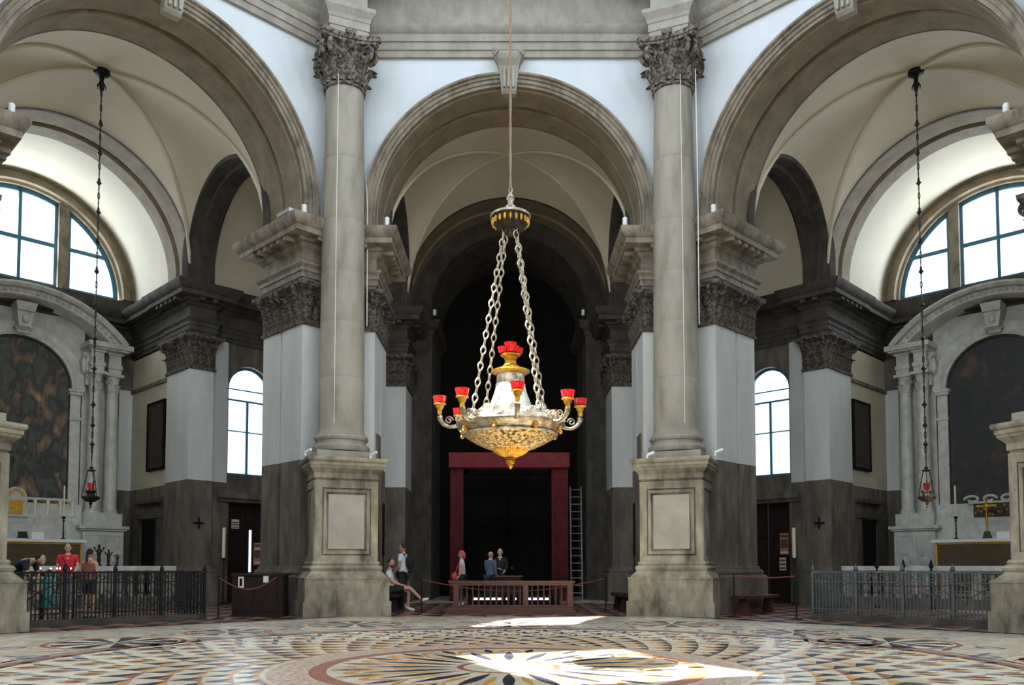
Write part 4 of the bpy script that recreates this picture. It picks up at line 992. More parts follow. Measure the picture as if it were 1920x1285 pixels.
# dark crosses and pale tubes on the chapel piers
def wall_cross(th, s, label):
    v = VR-.14; t = thing('wall_cross', label, 'cross', th, (s*3.93, v, 2.55))
    MB().box(s*3.93-.03, s*3.93+.03, v-.02, v, 2.42, 2.72).box(s*3.93-.15, s*3.93+.15, v-.02, v, 2.54, 2.60).ball((s*3.93-.15, v, 2.57), .035, 6, 5).ball((s*3.93+.15, v, 2.57), .035, 6, 5).ball((s*3.93, v, 2.73), .035, 6, 5).ball((s*3.93, v, 2.41), .035, 6, 5).build('cross_arms', 'iron', t)
wall_cross(L45, 1, 'small dark iron cross on the grey pier right of the left altar'); wall_cross(-L45, -1, 'small dark iron cross on the grey pier left of the right altar')
def tube_lamp(th, s, label):
    t = thing('processional_candle', label, 'candle', th, (s*4.62, VR-.45, 0))
    MB().lathe([(.12, 0), (.12, .04), (.03, .1), (.025, 1.38), (.07, 1.42), (.07, 1.48)], (s*4.62, VR-.45, 0), 12).build('stand', 'bronze', t)
    MB().lathe([(.055, 1.48), (.055, 2.42), (.02, 2.44)], (s*4.62, VR-.45, 0), 12).build('candle', 'candle', t)
tube_lamp(L45, 1, 'thick tall white candle on a stand left of the left door'); tube_lamp(-L45, -1, 'thick tall white candle on a stand right of the right door')

# hanging sanctuary lamps
def hanging_lamp(th, label):
    v = QC; t = thing('hanging_lamp', label, 'lamp', th, (0, v, 2.72))
    MB().lathe([(.19, 14.52), (.21, 14.42), (.17, 14.36), (.07, 14.32), (.05, 14.2), (.08, 14.1), (.06, 14.0), (.02, 13.9)], (0, v, 0), 20).build('ceiling_rose', 'iron', t)
    for k in range(8): MB().tube([(.05*sin(k*PI/4), v-.05*cos(k*PI/4), 14.15), (.11*sin(k*PI/4), v-.11*cos(k*PI/4), 14.04), (.10*sin(k*PI/4), v-.10*cos(k*PI/4), 13.98)], .012, 5).build('leaf', 'bronze', t)
    c = MB().tube([(0, v, 13.95), (0, v, 3.75)], .012, 6).build('chain', 'bronze', t)
    lm = link_mesh(.20, .028, .009, 'bronze'); n = 50
    for i in range(n): inst(lm, 'link', c, loc_of(t, (0, v, 13.85-i*.20)), (i % 2)*PI/2)
    kb = MB().lathe([(.015, -.08), (.04, -.03), (.07, 0), (.04, .03), (.015, .08)], seg=10).mesh('knob', 'bronze')
    for z in (13.0, 12.2, 11.4, 10.6, 9.8, 9.0, 8.1, 7.2, 6.4, 5.45, 4.9, 4.4): inst(kb, 'knob', c, loc_of(t, (0, v, z)))
    MB().lathe([(.02, 3.82), (.05, 3.80), (.04, 3.75), (.10, 3.72), (.11, 3.70), (.02, 3.68)], (0, v, 0), 14).build('top_plate', 'bronze', t)
    for a in (20, 140, 260):
        a = math.radians(a); MB().tube([(.08*sin(a), v-.08*cos(a), 3.70), (.16*sin(a), v-.16*cos(a), 3.35), (.22*sin(a), v-.22*cos(a), 3.02)], .012, 5).ball((.14*sin(a), v-.14*cos(a), 3.42), .025, 6, 5).build('suspension_chain', 'bronze', t)
    MB().lathe([(.01, 2.72), (.03, 2.76), (.015, 2.80), (.05, 2.84), (.03, 2.87), (.10, 2.89), (.19, 2.95), (.23, 3.01), (.20, 3.03), (.12, 3.05), (.09, 3.10), (.14, 3.16), (.14, 3.18), (.08, 3.20)], (0, v, 0), 20).build('bowl', 'silver' if th < 0 else 'bronze', t)
    MB().lathe([(.06, 3.20), (.085, 3.38), (.08, 3.38), (.055, 3.22)], (0, v, 0), 16).build('glass_cup', 'redglass', t)
    return t
hanging_lamp(L45, 'dark hanging lamp with red glass on a long chain, left bay'); hanging_lamp(-L45, 'silvery hanging lamp with red glass on a long chain, right bay')

# ---------------------------------------------------------------- marble chapel balustrades
def balustrade(th, label):
    t = thing('marble_balustrade', label, 'balustrade', th, (0, 7.0, 0))
    MB().box(-3.3, 3.3, 6.9, 7.2, .0, .30).build('base_course', 'stone', t); MB().box(-3.35, 3.35, 6.86, 7.24, 1.08, 1.22).build('handrail', 'marble', t)
    bm = MB().lathe([(.09, 0), (.09, .06), (.05, .09), (.085, .22), (.09, .30), (.045, .40), (.06, .42), (.045, .44), (.085, .56), (.05, .70), (.09, .73), (.09, .78)], seg=12).mesh('baluster', 'stone_lt')
    for i in range(20):
        u = -3.0+i*6.0/19
        if abs(u) < .3: continue
        inst(bm, 'baluster', t, loc_of(t, (u, 7.05, .30)))
    for u in (-3.2, -.4, .4, 3.2): MB().box(u-.12, u+.12, 6.9, 7.2, .3, 1.08).build('post', 'stone_lt', t)
balustrade(L45, 'pale marble balustrade in front of the left chapel'); balustrade(-L45, 'pale marble balustrade in front of the right chapel')

# ---------------------------------------------------------------- iron railings along the octagon
def railing(name, th, s, label, mt, ret):
    """u runs from the gap end (s*1.0) to the near column (s*-2.95)"""
    v = -.25; t = thing(name, label, 'railing', th, (s*-1, v, 0)); u0, u1 = s*.97, s*-2.95
    X = sorted((u0, u1)); H = 1.10
    MB().box(*X, v-.13, v+.13, 0, .13).build('base_slab', 'dark', t)
    MB().box(*X, v-.03, v+.03, H-.04, H).build('top_rail', mt, t); MB().box(*X, v-.012, v+.012, .86, .885).build('rail', mt, t); MB().box(*X, v-.012, v+.012, .24, .265).build('rail', mt, t)
    bar = MB().box(-.011, .011, -.011, .011, .13, H-.03).mesh('bar', mt); n = 52
    for i in range(n+1):
        u = X[0]+(X[1]-X[0])*i/n; inst(bar, 'bar', t, loc_of(t, (u, v, 0)))
    post = MB().box(-.03, .03, -.03, .03, 0, H).lathe([(.035, H), (.05, H+.04), (.02, H+.14), (.002, H+.17)], seg=8).mesh('post', mt)
    scr = MB()
    for q in (1, -1):
        scr.tube([(q*(.10+.09*cos(i*.5)*(1-i/24)), 0, .97+.07*sin(i*.5)*(1-i/24)) for i in range(17)], .010, 5)
    scr.tube([(.0, 0, .35), (.10, 0, .45), (.10, 0, .60), (0, 0, .72), (-.10, 0, .60), (-.10, 0, .45), (0, 0, .35)], .010, 5)
    sm = scr.mesh('scroll', mt); k = 4
    for i in range(k+1):
        u = X[0]+(X[1]-X[0])*i/k; inst(post, 'post', t, loc_of(t, (u, v, 0)))
        if i < k:
            for f_ in (.17, .5, .83): inst(sm, 'scroll', t, loc_of(t, (u+(X[1]-X[0])/k*f_, v, 0)))
    for i in range(k):   # crossed curves under the handrail
        a = X[0]+(X[1]-X[0])*i/k; w = (X[1]-X[0])/k
        if i in (0, k-1):
            MB().tube([(a+w*j/10, v, .25+.60*sin(PI*j/10*.5)) for j in range(11)], .012, 5).tube([(a+w-w*j/10, v, .25+.60*sin(PI*j/10*.5)) for j in range(11)], .012, 5).build('curved_bar', mt, t)
    # return towards the arch
    rb = MB().box(-.011, .011, -.011, .011, .1, H-.03).mesh('bar', mt)
    MB().box(u0-.03, u0+.03, v, v+ret, H-.04, H).build('top_rail', mt, t); MB().box(u0-.012, u0+.012, v, v+ret, .86, .885).build('rail', mt, t); MB().box(u0-.012, u0+.012, v, v+ret, .24, .265).build('rail', mt, t)
    for i in range(1, 9): inst(rb, 'bar', t, loc_of(t, (u0, v+ret*i/8, 0)))
    return t
railing('iron_railing', L45, 1, 'black iron railing in front of the left arch', 'iron', 1.5)
railing('iron_railing', -L45, -1, 'grey iron railing with scrollwork in front of the right arch', 'iron_lt', 1.5)

# ---------------------------------------------------------------- entrance furnishings
def drape(t, x0, x1, y, z0, z1, name='curtain', amp=.07, folds=7, pinch=0):
    mb = MB()
    def fn(a, b):
        z = z1+(z0-z1)*b; w = 1+pinch*(b*1.4-.4); x = (x0+x1)/2+(x1-x0)/2*(2*a-1)*w
        return (x, y+amp*sin(a*folds*2*PI+.6*sin(b*3))*(0.4+.6*b), z)
    mb.grid(fn, folds*10, 14); mb.grid(lambda a, b: tuple(Vector(fn(1-a, b))+Vector((0, .04, 0))), folds*10, 14)
    return mb.build(name, 'curtain', t)
YD = 29.2
t = thing('curtain_frame', 'red cloth portal with pelmet and two hanging curtains around the dark door', 'curtain', None, (0, YD, 0))
MB().box(-2.10, 2.13, -.35, .30, 4.68, 5.20).build('pelmet', 'curtain', t)
for x in (-2.03, 2.06): MB().box(x-.05, x+.05, -.05, .05, 0, 4.7).build('frame_post', 'void', t)
drape(t, -2.06, -1.60, -.18, .04, 4.70, pinch=.06); drape(t, 1.50, 2.08, -.18, .04, 4.70, folds=8)
# ladder
t = thing('ladder', 'aluminium ladder leaning on the wall right of the red curtain', 'ladder', None, (2.46, 30.0, 0))
lean = .10
for x in (-.20, .20): MB().tube([(x, 0, 0), (x, lean*4.15, 4.15)], .03, 6).build('side_rail', 'alu', t)
for i in range(15): z = .25+i*.27; MB().tube([(-.2, lean*z, z), (.2, lean*z, z)], .017, 6).build('rung', 'alu', t)
# wooden barrier with turned balusters
t = thing('wooden_barrier', 'red-brown wooden barrier with turned balusters before the dark doorway', 'barrier', None, (.07, 21.3, 0))
MB().box(-1.68, 1.62, -.30, .30, 0, .10).box(-1.62, 1.56, -.25, .25, .10, .17).build('platform', 'redwood', t)
MB().box(-1.62, 1.62, -.09, .09, .78, .84).box(-1.58, 1.58, -.06, .06, .72, .78).build('top_rail', 'redwood', t); MB().box(-1.55, 1.55, -.06, .06, .17, .22).build('bottom_rail', 'redwood', t)
for x in (-1.42, .36, 1.50): MB().box(x-.07, x+.07, -.07, .07, .17, .74).build('post', 'redwood', t)
bm = MB().lathe([(.022, 0), (.03, .06), (.022, .10), (.036, .2), (.018, .34), (.03, .38), (.018, .42), (.024, .50)], seg=10).mesh('baluster', 'redwood')
for i in range(19):
    x = -1.30+i*.152
    if abs(x-.36) < .08: continue
    inst(bm, 'baluster', t, (x, 0, .22))
for x in (-1.66, 1.66): MB().tube([(x, -.2+.05*cos(i*.6), .10+.05*sin(i*.6)) for i in range(11)], .02, 6).build('end_scroll', 'redwood', t)
# desk behind the barrier with a long lit strip under it: the light line seen between the balusters
t = thing('lit_case', 'long low dark case with a bright white light strip behind the wooden barrier', 'display case', None, (.1, 22.2, 0))
MB().box(-1.25, 1.25, .0, .45, 0, .30).box(-1.25, 1.25, .25, .45, .30, .44).build('case_body', 'void', t)
M['strip'] = emis('light_strip', (.72, .75, 1), 2.4)
for a, b in ((-1.05, -.28), (-.18, -.10), (.02, .10), (.42, 1.02)):
    MB().box(a, b, .0, .03, .31, .37).build('light_strip', 'strip', t)
t = thing('desk', 'dark wooden desk in the entrance beside the man in black', 'desk', None, (.0, 25.3, 0))
MB().box(-.42, .42, -.3, .3, .88, .93).build('desktop', 'redwood', t); MB().box(-.38, .38, -.26, .26, .05, .88).build('desk_body', 'wood', t); MB().box(-.40, .40, -.28, .28, 0, .05).build('plinth', 'wood', t)
# cabinet left of the left column
t = thing('ticket_cabinet', 'dark wooden cabinet with papers left of the left column', 'cabinet', None, (-6.02, 20.15, 0), rot=.05)
MB().box(-.60, .60, -.30, .30, .06, .98).build('body', 'wood', t); MB().box(-.64, .64, -.34, .34, .98, 1.03).build('top', 'wood', t); MB().box(-.62, .62, -.32, .32, 0, .06).build('plinth', 'wood', t)
m = MB(); frame_ring(m, -.55, -.03, .14, .92, .04, -.32, -.30); frame_ring(m, .03, .55, .14, .92, .04, -.32, -.30); m.build('door_panels', 'wood', t)
m = MB().box(-.45, -.32, -.335, -.32, .70, .96); m.build('paper_frame', 'paper', t); MB().box(-.415, -.355, -.34, -.335, .74, .92).build('paper_slot', 'void', t)
MB().box(.14, .26, -.335, -.32, .82, .98).build('paper_sheet', 'paper', t)
# posters on the side doors
def sheet(name, th, u, v, z0, z1, w, label, mt, bands=()):
    t = thing(name, label, 'notice', th, (u, v, z0)); MB().box(u-w/2, u+w/2, v-.012, v, z0, z1).build('paper', mt, t)
    for a, b, mm in bands: MB().box(u-w/2*.86, u+w/2*.86, v-.016, v-.012, z0+(z1-z0)*a, z0+(z1-z0)*b).build('print', mm, t)
M['orange'] = plain('pale_orange_paper', (.45, .20, .12)); M['brownp'] = plain('brown_print', (.12, .06, .045))
vd = VR+.27
sheet('poster', L45, 5.42+.75, vd, 1.25, 2.0, .30, 'pinkish poster on the dark wood left of the bright door slit', 'orange', ((.08, .14, 'paper'), (.32, .66, 'brownp'), (.70, .76, 'paper'), (.84, .92, 'brownp')))
sheet('notice_sheet', L45, 5.35, vd, 2.45, 2.75, .26, 'small white printed sheet above the bright door slit', 'paper', ((.1, .2, 'brownp'), (.35, .5, 'brownp'), (.6, .75, 'brownp')))
sheet('poster', -L45, -5.30, vd, 1.6, 2.3, .30, 'pinkish poster on the dark door right of the right column', 'orange', ((.06, .14, 'paper'), (.30, .70, 'brownp'), (.8, .92, 'brownp')))
sheet('notice_sheet', -L45, -5.36, vd, 1.08, 1.5, .22, 'white lettered sheet below the poster on the right door', 'paper', ((.1, .25, 'brownp'), (.4, .55, 'brownp'), (.7, .85, 'brownp')))
# benches on the pier plinths
def bench(th, s, label, mt='redwood'):
    u = s*3.08; t = thing('bench', label, 'bench', th, (u, 1.0, 0))
    MB().box(u-.19, u+.19, .10, 1.9, .40, .47).build('seat', mt, t)
    for v in (.35, 1.65): MB().prism([(u-.16, v-.05), (u+.16, v-.05), (u+.16, v+.05), (u-.16, v+.05)], 0, .40, top=[(u-.08, v-.05), (u+.08, v-.05), (u+.08, v+.05), (u-.08, v+.05)]).build('leg', mt, t)
bench(-L45, -1, 'wooden bench against the pier right of the right column'); bench(0, -1, 'dark bench behind the left column where the man sits', 'wood'); bench(0, 1, 'dark bench left of the right column pedestal', 'wood')
# dark plaques and poles on the inner pier faces
for s, lb in ((-1, 'left'), (1, 'right')):
    X = sorted((s*3.50, s*3.55)); t = thing('wall_plaque', 'small dark plaque high on the white pier right of the left column' if s < 0 else 'small dark plaque high on the white pier left of the right column', 'plaque', 0, (s*3.53, .55, 3.95))
    MB().box(*X, .25, .85, 3.95, 4.75).build('plate', 'damp', t)
    t = thing('banner_pole', 'thin dark pole standing against the pier right of the left column' if s < 0 else 'thin dark pole standing against the pier left of the right column', 'pole', 0, (s*3.3, .27, 0))
    MB().lathe([(.022, 0), (.02, .08), (.02, 2.9)], (s*3.325, .27, 0), 10).build('shaft', 'iron', t); MB().box(s*3.325-.03, s*3.325+.03, .23, .31, 1.5, 2.85).build('furled_cloth', 'void', t)
# ropes
def rope(p, q, sag, label):
    t = thing('rope_barrier', label, 'rope', None, (p[0], p[1], 0)); p = Vector(p); q = Vector(q); o = Vector((p.x, p.y, 0))
    MB().tube([p.lerp(q, i/20)-o-Vector((0, 0, sag*sin(PI*i/20))) for i in range(21)], .018, 6).build('rope', 'rope', t)
    for e in (p, q): MB().lathe([(.14, 0), (.14, .02), (.02, .05), (.018, e.z), (.03, e.z+.03), (.001, e.z+.06)], (e.x-o.x, e.y-o.y, 0), 10).build('post', 'iron', t)
rope((-2.3, 21.9, .85), (2.6, 22.3, .88), .32, 'red rope sagging in front of the dark doorway')
rope((-6.6, 18.9, .95), (-5.35, 19.2, .97), .28, 'dark red rope between the left railing and the left column')
rope((5.35, 19.75, .98), (6.55, 18.95, .98), .04, 'red rope between the right bench and the right railing')
rope((7.1, 19.3, .98), (9.8, 18.4, .78), .10, 'red rope hanging behind the right railing')
# spotlights on the cornices
def spot(th, u, v, z, label, rz=0):
    t = thing('spotlight', label, 'spotlight', th, (u, v, z)); m = MB(); m.lathe([(.055, .10), (.065, .12), (.065, .30), (.05, .32)], (u, v, z), 14).build('housing', 'white', t)
    MB().box(u-.02, u+.02, v-.02, v+.02, z, z+.12).box(u+.05, u+.16, v-.03, v+.03, z+.06, z+.12).build('bracket', 'iron', t)
spot(L45, 3.35, -.35, IMPZ, 'white spotlight on the cornice left of the left column'); spot(-L45, -3.35, -.35, IMPZ, 'white spotlight on the cornice right of the right column')
spot(0, -3.2, -.35, IMPZ, 'white spotlight on the cornice right of the left column'); spot(0, 3.05, -.35, IMPZ, 'white spotlight on the cornice left of the right column')
spot(L45, -3.2, -.3, IMPZ, 'white spotlight on the cornice at the far left edge'); spot(-L45, 3.2, -.3, IMPZ, 'white spotlight on the cornice at the far right edge')
spot(0, -2.7, 8.0, 10.22, 'tiny white spotlight on the dark left impost of the entrance'); spot(0, 2.7, 8.0, 10.22, 'tiny white spotlight on the dark right impost of the entrance')
t = thing('floodlight', 'flat silvery floodlight lying on the cornice left of the left column', 'floodlight', L45, (2.95, -.2, IMPZ))
MB().prism([(2.92, -.35), (3.06, -.35), (3.06, .25), (2.92, .25)], IMPZ+.03, IMPZ+.13).build('housing', 'alu', t); MB().box(2.96, 3.02, -.1, 0, IMPZ, IMPZ+.03).build('bracket', 'iron', t)
def cam_small(x, y, z, lb):
    t = thing('security_camera', lb, 'camera', None, (x, y, z)); MB().tube([(0, 0, .08), (.16, -.1, .14)], .035, 8).build('housing', 'white', t); MB().lathe([(.03, 0), (.02, .08)], seg=8).build('mount', 'white', t)
for x, y, lb in ((-4.88, 19.75, 'small white camera on the left ledge of the left pedestal'), (-3.40, 20.25, 'small white camera on the right ledge of the left pedestal'), (3.40, 20.25, 'small white camera on the left ledge of the right pedestal'), (4.95, 19.75, 'small white camera on the right ledge of the right pedestal')): cam_small(x, y, 3.86, lb)
# white cables
def cable(pts, lb, w=.022):
    t = thing('cable', lb, 'cable', None, tuple(pts[0])); o = Vector(pts[0]); MB().tube([Vector(p)-o for p in pts], w, 5).build('cable_run', 'cable', t)
cable([(-3.72, 21.40, 7.5), (-3.72, 21.35, 10.6), (-3.80, 21.50, 11.6)], 'thin white cable down the pier right of the left column', .016)
cable([(4.80, 20.6, 7.3), (4.76, 20.4, 10.5), (4.76, 20.5, 13.9)], 'thin white cable down the wall right of the right column', .014)
cable([(-4.25, 19.98, 4.7), (-4.25, 19.99, 9.0), (-4.25, 20.06, 13.5)], 'thin pale wire down the front of the left column shaft', .008)
cable([(4.28, 20.00, 4.7), (4.28, 20.01, 9.0), (4.28, 20.08, 13.5)], 'thin pale wire down the front of the right column shaft', .008)
# ---------------------------------------------------------------- people
def skin_mesh(V, Ed, R, lvl=2):
    me = bpy.data.meshes.new('tmp'); me.from_pydata(V, Ed, []); o = bpy.data.objects.new('tmp', me); COL.objects.link(o)
    m = o.modifiers.new('s', 'SKIN'); m.use_smooth_shade = True; o.modifiers.new('d', 'SUBSURF').levels = lvl
    for i, r in enumerate(R):
        s = me.skin_vertices[0].data[i]; s.radius = r if isinstance(r, tuple) else (r, r); s.use_root = (i == 0)
    dg = bpy.context.evaluated_depsgraph_get(); dg.update(); ev = o.evaluated_get(dg).to_mesh()
    out = ([tuple(v.co) for v in ev.vertices], [tuple(p.vertices) for p in ev.polygons])
    bpy.data.objects.remove(o); bpy.data.meshes.remove(me); return out
def chain_mesh(chains, rad, lvl=2):
    """chains of named joints -> one skinned surface"""
    names = []; Ed = []
    for c in chains:
        for n in c:
            if n[0] not in [x[0] for x in names]: names.append(n)
        for a, b in zip(c, c[1:]): Ed.append((a[0], b[0]))
    idx = {n[0]: i for i, n in enumerate(names)}
    return skin_mesh([n[1] for n in names], [(idx[a], idx[b]) for a, b in Ed], [rad[n[0]] for n in names], lvl)
STAND = dict(pelvis=(0, 0, .95), spine=(0, .01, 1.12), chest=(0, .0, 1.30), neck=(0, .0, 1.45), head=(0, -.02, 1.60),
             shL=(.18, 0, 1.40), elL=(.22, .02, 1.12), wrL=(.23, -.05, .88), shR=(-.18, 0, 1.40), elR=(-.22, .02, 1.12), wrR=(-.23, -.05, .88),
             hipL=(.09, 0, .90), knL=(.10, -.02, .50), anL=(.10, .02, .09), toL=(.12, -.13, .035), hipR=(-.09, 0, .90), knR=(-.10, -.02, .50), anR=(-.10, .02, .09), toR=(-.12, -.13, .035))
RAD = dict(pelvis=(.145, .10), spine=(.12, .09), chest=(.145, .10), neck=(.055, .055), hd=(.05, .05), shL=.055, shR=.055, elL=.04, elR=.04, wrL=.026, wrR=.026,
           hipL=.085, hipR=.085, knL=.056, knR=.056, anL=.036, anR=.036, toL=.030, toR=.030)
def person(label, loc, rot, pose=None, scale=1.0, skin='tan', hair=(.03, .02, .015), hairstyle='short', top=(.7, .7, .7), legs=(.03, .03, .04), shorts=False,
           sleeves='short', skirt=False, shoes=(.6, .6, .6), headturn=0, extra=None, wide=1.0, base=None):
    J = dict(STAND); J.update(pose or {}); nm = lambda k: (k, J[k])
    t = thing('person', label, 'person', None, loc, rot=rot); t.scale = (scale,)*3
    R = dict(RAD); R['head'] = (.05, .05)
    hd = Vector(J['head']); nk = Vector(J['neck']); J['hd'] = tuple(nk.lerp(hd, .6))
    ch = [[nm('pelvis'), nm('spine'), nm('chest'), nm('neck'), nm('hd')]]
    for s in 'LR':
        ch.append([nm('chest'), nm('sh'+s), nm('el'+s), nm('wr'+s)]); ch.append([nm('pelvis'), nm('hip'+s), nm('kn'+s), nm('an'+s), nm('to'+s)])
        wr = Vector(J['wr'+s]); d = (wr-Vector(J['el'+s])).normalized(); side = Vector((1 if s == 'L' else -1, 0, 0)); fw = Vector((0, -1, 0)); fw = (fw-d*fw.dot(d)).normalized() if abs(fw.dot(d)) < .95 else Vector((0, 0, 1))
        J['pa'+s] = tuple(wr+d*.06); R['pa'+s] = (.030, .018); ch.append([nm('wr'+s), nm('pa'+s)])
        for i in range(4):
            o = (i-1.5)*.018; J['f%d'%i+s] = tuple(wr+d*(.115-.01*abs(i-1.4))+fw*o); J['g%d'%i+s] = tuple(wr+d*(.150-.012*abs(i-1.4))+fw*o-side*.015); R['f%d'%i+s] = .0085; R['g%d'%i+s] = .007
            ch.append([nm('pa'+s), nm('f%d'%i+s), nm('g%d'%i+s)])
        J['th'+s] = tuple(wr+d*.07+fw*.045); R['th'+s] = .009; ch.append([nm('wr'+s), nm('th'+s)])
    R = {k: ((v[0]*wide, v[1]*wide) if isinstance(v, tuple) and k in ('pelvis', 'spine', 'chest') else v) for k, v in R.items()}
    V, F = chain_mesh(ch, R)
    b = MB().add(V, F, 0)
    # head with face, turned by headturn
    c, s_ = cos(headturn), sin(headturn)
    def HP(x, y, z): return (hd.x+x*c-y*s_, hd.y+x*s_+y*c, hd.z+z)
    def hball(x, y, z, r, mi, seg=10, ri=8):
        m2 = MB().ball((0, 0, 0), r, seg, ri); b.add([HP(x+p[0], y+p[1], z+p[2]) for p in m2.v], m2.f, mi)
    hball(0, 0, .02, (.074, .092, .105), 0, 16, 12); hball(0, -.03, -.055, (.05, .055, .05), 0); hball(0, -.092, -.005, (.012, .02, .024), 0, 8, 6)
    for q in (-1, 1): hball(q*.075, .005, 0, (.012, .02, .03), 0, 8, 6); hball(q*.028, -.084, .02, (.012, .008, .007), 1, 8, 6); hball(q*.03, -.086, .04, (.02, .006, .004), 1, 6, 4)
    hball(0, -.083, -.048, (.022, .008, .007), 2, 8, 6)
    M['eye'] = M.get('eye') or plain('dark_eye', (.02, .015, .012)); M['lip'] = M.get('lip') or plain('lip', (.40, .12, .10))
    b.build('body', [M[skin], M['eye'], M['lip']], t, org=(0, 0, 0), ang=1.2)
    def hpart(name, specs, col_):
        m = MB()
        for x, y, z, r in specs:
            m2 = MB().ball((0, 0, 0), r, 14, 10); m.add([HP(x+p[0], y+p[1], z+p[2]) for p in m2.v], m2.f)
        return m.build(name, plain(name+'_colour', col_), t, org=(0, 0, 0), ang=1.2)
    if hairstyle == 'short': hpart('hair', [(0, .018, .045, (.080, .088, .092))], hair)
    elif hairstyle == 'thin': hpart('hair', [(0, .028, .02, (.079, .078, .07))], hair)
    elif hairstyle == 'tail': hpart('hair', [(0, .018, .045, (.082, .090, .094)), (0, .11, .02, (.035, .045, .05)), (0, .13, -.09, (.03, .03, .12))], hair)
    elif hairstyle == 'long': hpart('hair', [(0, .02, .04, (.086, .092, .10)), (0, .06, -.07, (.08, .05, .12))], hair)
    elif hairstyle == 'scarf': hpart('headscarf', [(0, .012, .045, (.086, .098, .092)), (0, .09, .0, (.05, .05, .06)), (.02, .11, -.06, (.025, .025, .07))], (.62, .10, .12))
    if hairstyle == 'beard': hpart('hair', [(0, .018, .045, (.080, .088, .092))], hair); hpart('beard', [(0, -.045, -.065, (.052, .05, .042))], hair)
    # clothing
    g = lambda k, a: (k, (RAD[k][0]*a*wide, RAD[k][1]*a*1.05*wide) if isinstance(RAD[k], tuple) else RAD[k]*a)
    rr = dict([g('pelvis', 1.12), g('spine', 1.16), g('chest', 1.12), g('shL', 1.25), g('shR', 1.25), g('elL', 1.3), g('elR', 1.3)]); rr['nb'] = (.085, .072)
    J['nb'] = tuple(Vector(J['chest']).lerp(nk, .86)); J['hem'] = tuple(Vector(J['pelvis']).lerp(Vector(J['spine']), -.35)); rr['hem'] = (.165*wide, .125*wide); ct = [[nm('hem'), nm('pelvis'), nm('spine'), nm('chest'), nm('nb')]]
    for q in 'LR':
        J['me'+q] = tuple(Vector(J['sh'+q]).lerp(Vector(J['el'+q]), .62)); rr['me'+q] = .058
        J['fc'+q] = tuple(Vector(J['el'+q]).lerp(Vector(J['wr'+q]), .9)); rr['fc'+q] = .038
        ct.append([nm('chest'), nm('sh'+q), nm('me'+q)] if sleeves == 'short' else ([nm('chest'), nm('sh'+q), nm('el'+q), nm('fc'+q)] if sleeves == 'long' else [nm('chest'), nm('sh'+q)]))
    V, F = chain_mesh(ct, rr); MB().add(V, F).build('shirt', plain('shirt_cloth', top), t, org=(0, 0, 0), ang=1.2)
    rr = {'pelvis': (.155*wide, .112*wide), 'hipL': .098, 'hipR': .098, 'knL': .07, 'knR': .07, 'anL': .055, 'anR': .055}; ct = []
    for q in 'LR':
        if shorts: J['mk'+q] = tuple(Vector(J['hip'+q]).lerp(Vector(J['kn'+q]), .8)); rr['mk'+q] = .082; ct.append([nm('pelvis'), nm('hip'+q), nm('mk'+q)])
        else: J['ma'+q] = tuple(Vector(J['kn'+q]).lerp(Vector(J['an'+q]), .9)); rr['ma'+q] = .055; ct.append([nm('pelvis'), nm('hip'+q), nm('kn'+q), nm('ma'+q)])
    if skirt:
        p = J['pelvis']; MB().lathe([(.13, .12), (.15, .0), (.19, -.25), (.23, -.48), (.22, -.48), (.12, -.2)], p, 20, cap=False).build('skirt', plain('skirt_cloth', legs), t, org=(0, 0, 0), ang=1.2)
    else:
        V, F = chain_mesh(ct, rr); MB().add(V, F).build('shorts' if shorts else 'trousers', plain('trouser_cloth', legs), t, org=(0, 0, 0), ang=1.2)
    sm = plain('shoe_colour', shoes)
    for q in 'LR':
        a, b_ = Vector(J['an'+q]), Vector(J['to'+q]); h = a+(a-b_)*.35; h.z = min(h.z, b_.z+.02) if (pose is None or 'anR' not in pose) else h.z
        V, F = skin_mesh([tuple(h), tuple(a.lerp(b_, .5)-Vector((0, 0, .01))), tuple(b_+(b_-a)*.15)], [(0, 1), (1, 2)], [.042, .048, .036], 1)
        MB().add(V, F).build('shoe', sm, t, org=(0, 0, 0), ang=1.2)
    return t
def bag(t, name, mb, col_): mb.build(name, plain(name+'_cloth', col_), t, org=(0, 0, 0))
SIT = dict(pelvis=(0, 0, .57), spine=(0, .05, .74), chest=(0, .07, .92), neck=(0, .04, 1.08), head=(0, .0, 1.23),
           shL=(.18, .06, 1.00), elL=(.22, -.06, .76), wrL=(.12, -.28, .66), shR=(-.18, .06, 1.00), elR=(-.22, -.06, .76), wrR=(-.10, -.30, .68),
           hipL=(.09, -.04, .56), knL=(.10, -.45, .53), anL=(.14, -.42, .09), toL=(.16, -.58, .035), hipR=(-.09, -.04, .56), knR=(-.02, -.48, .62), anR=(.02, -.80, .30), toR=(.03, -.95, .33))
person('seated bearded man in white shirt and dark shorts with legs crossed, by the left column', (-3.16, 22.25, 0), PI/2, SIT, 1.04, 'tan', hairstyle='beard', top=(.62, .66, .68), legs=(.012, .012, .014), shorts=True, shoes=(.75, .74, .70), headturn=-.7)
p = person('standing man in white tee with black backpack behind the seated man', (-3.02, 23.75, .0), -PI*.62, dict(elL=(.21, -.02, 1.12), wrL=(.16, -.16, .98)), 1.08, 'tan', top=(.72, .75, .78), legs=(.02, .02, .022), headturn=.2)
bag(p, 'backpack', MB().ball((0, .20, 1.24), (.15, .10, .22), 14, 10).tube([(.10, .12, 1.42), (.12, -.02, 1.46), (.13, -.12, 1.30)], .02, 6).tube([(-.10, .12, 1.42), (-.12, -.02, 1.46), (-.13, -.12, 1.30)], .02, 6), (.012, .012, .014))
p = person('woman in pink headscarf and white top before the red curtain', (-1.45, 25.6, 0), -PI*.5, dict(elL=(.20, .04, 1.14), wrL=(.20, -.08, .92)), .985, 'tan', hairstyle='scarf', top=(.62, .63, .58), legs=(.02, .02, .022), headturn=-.15)
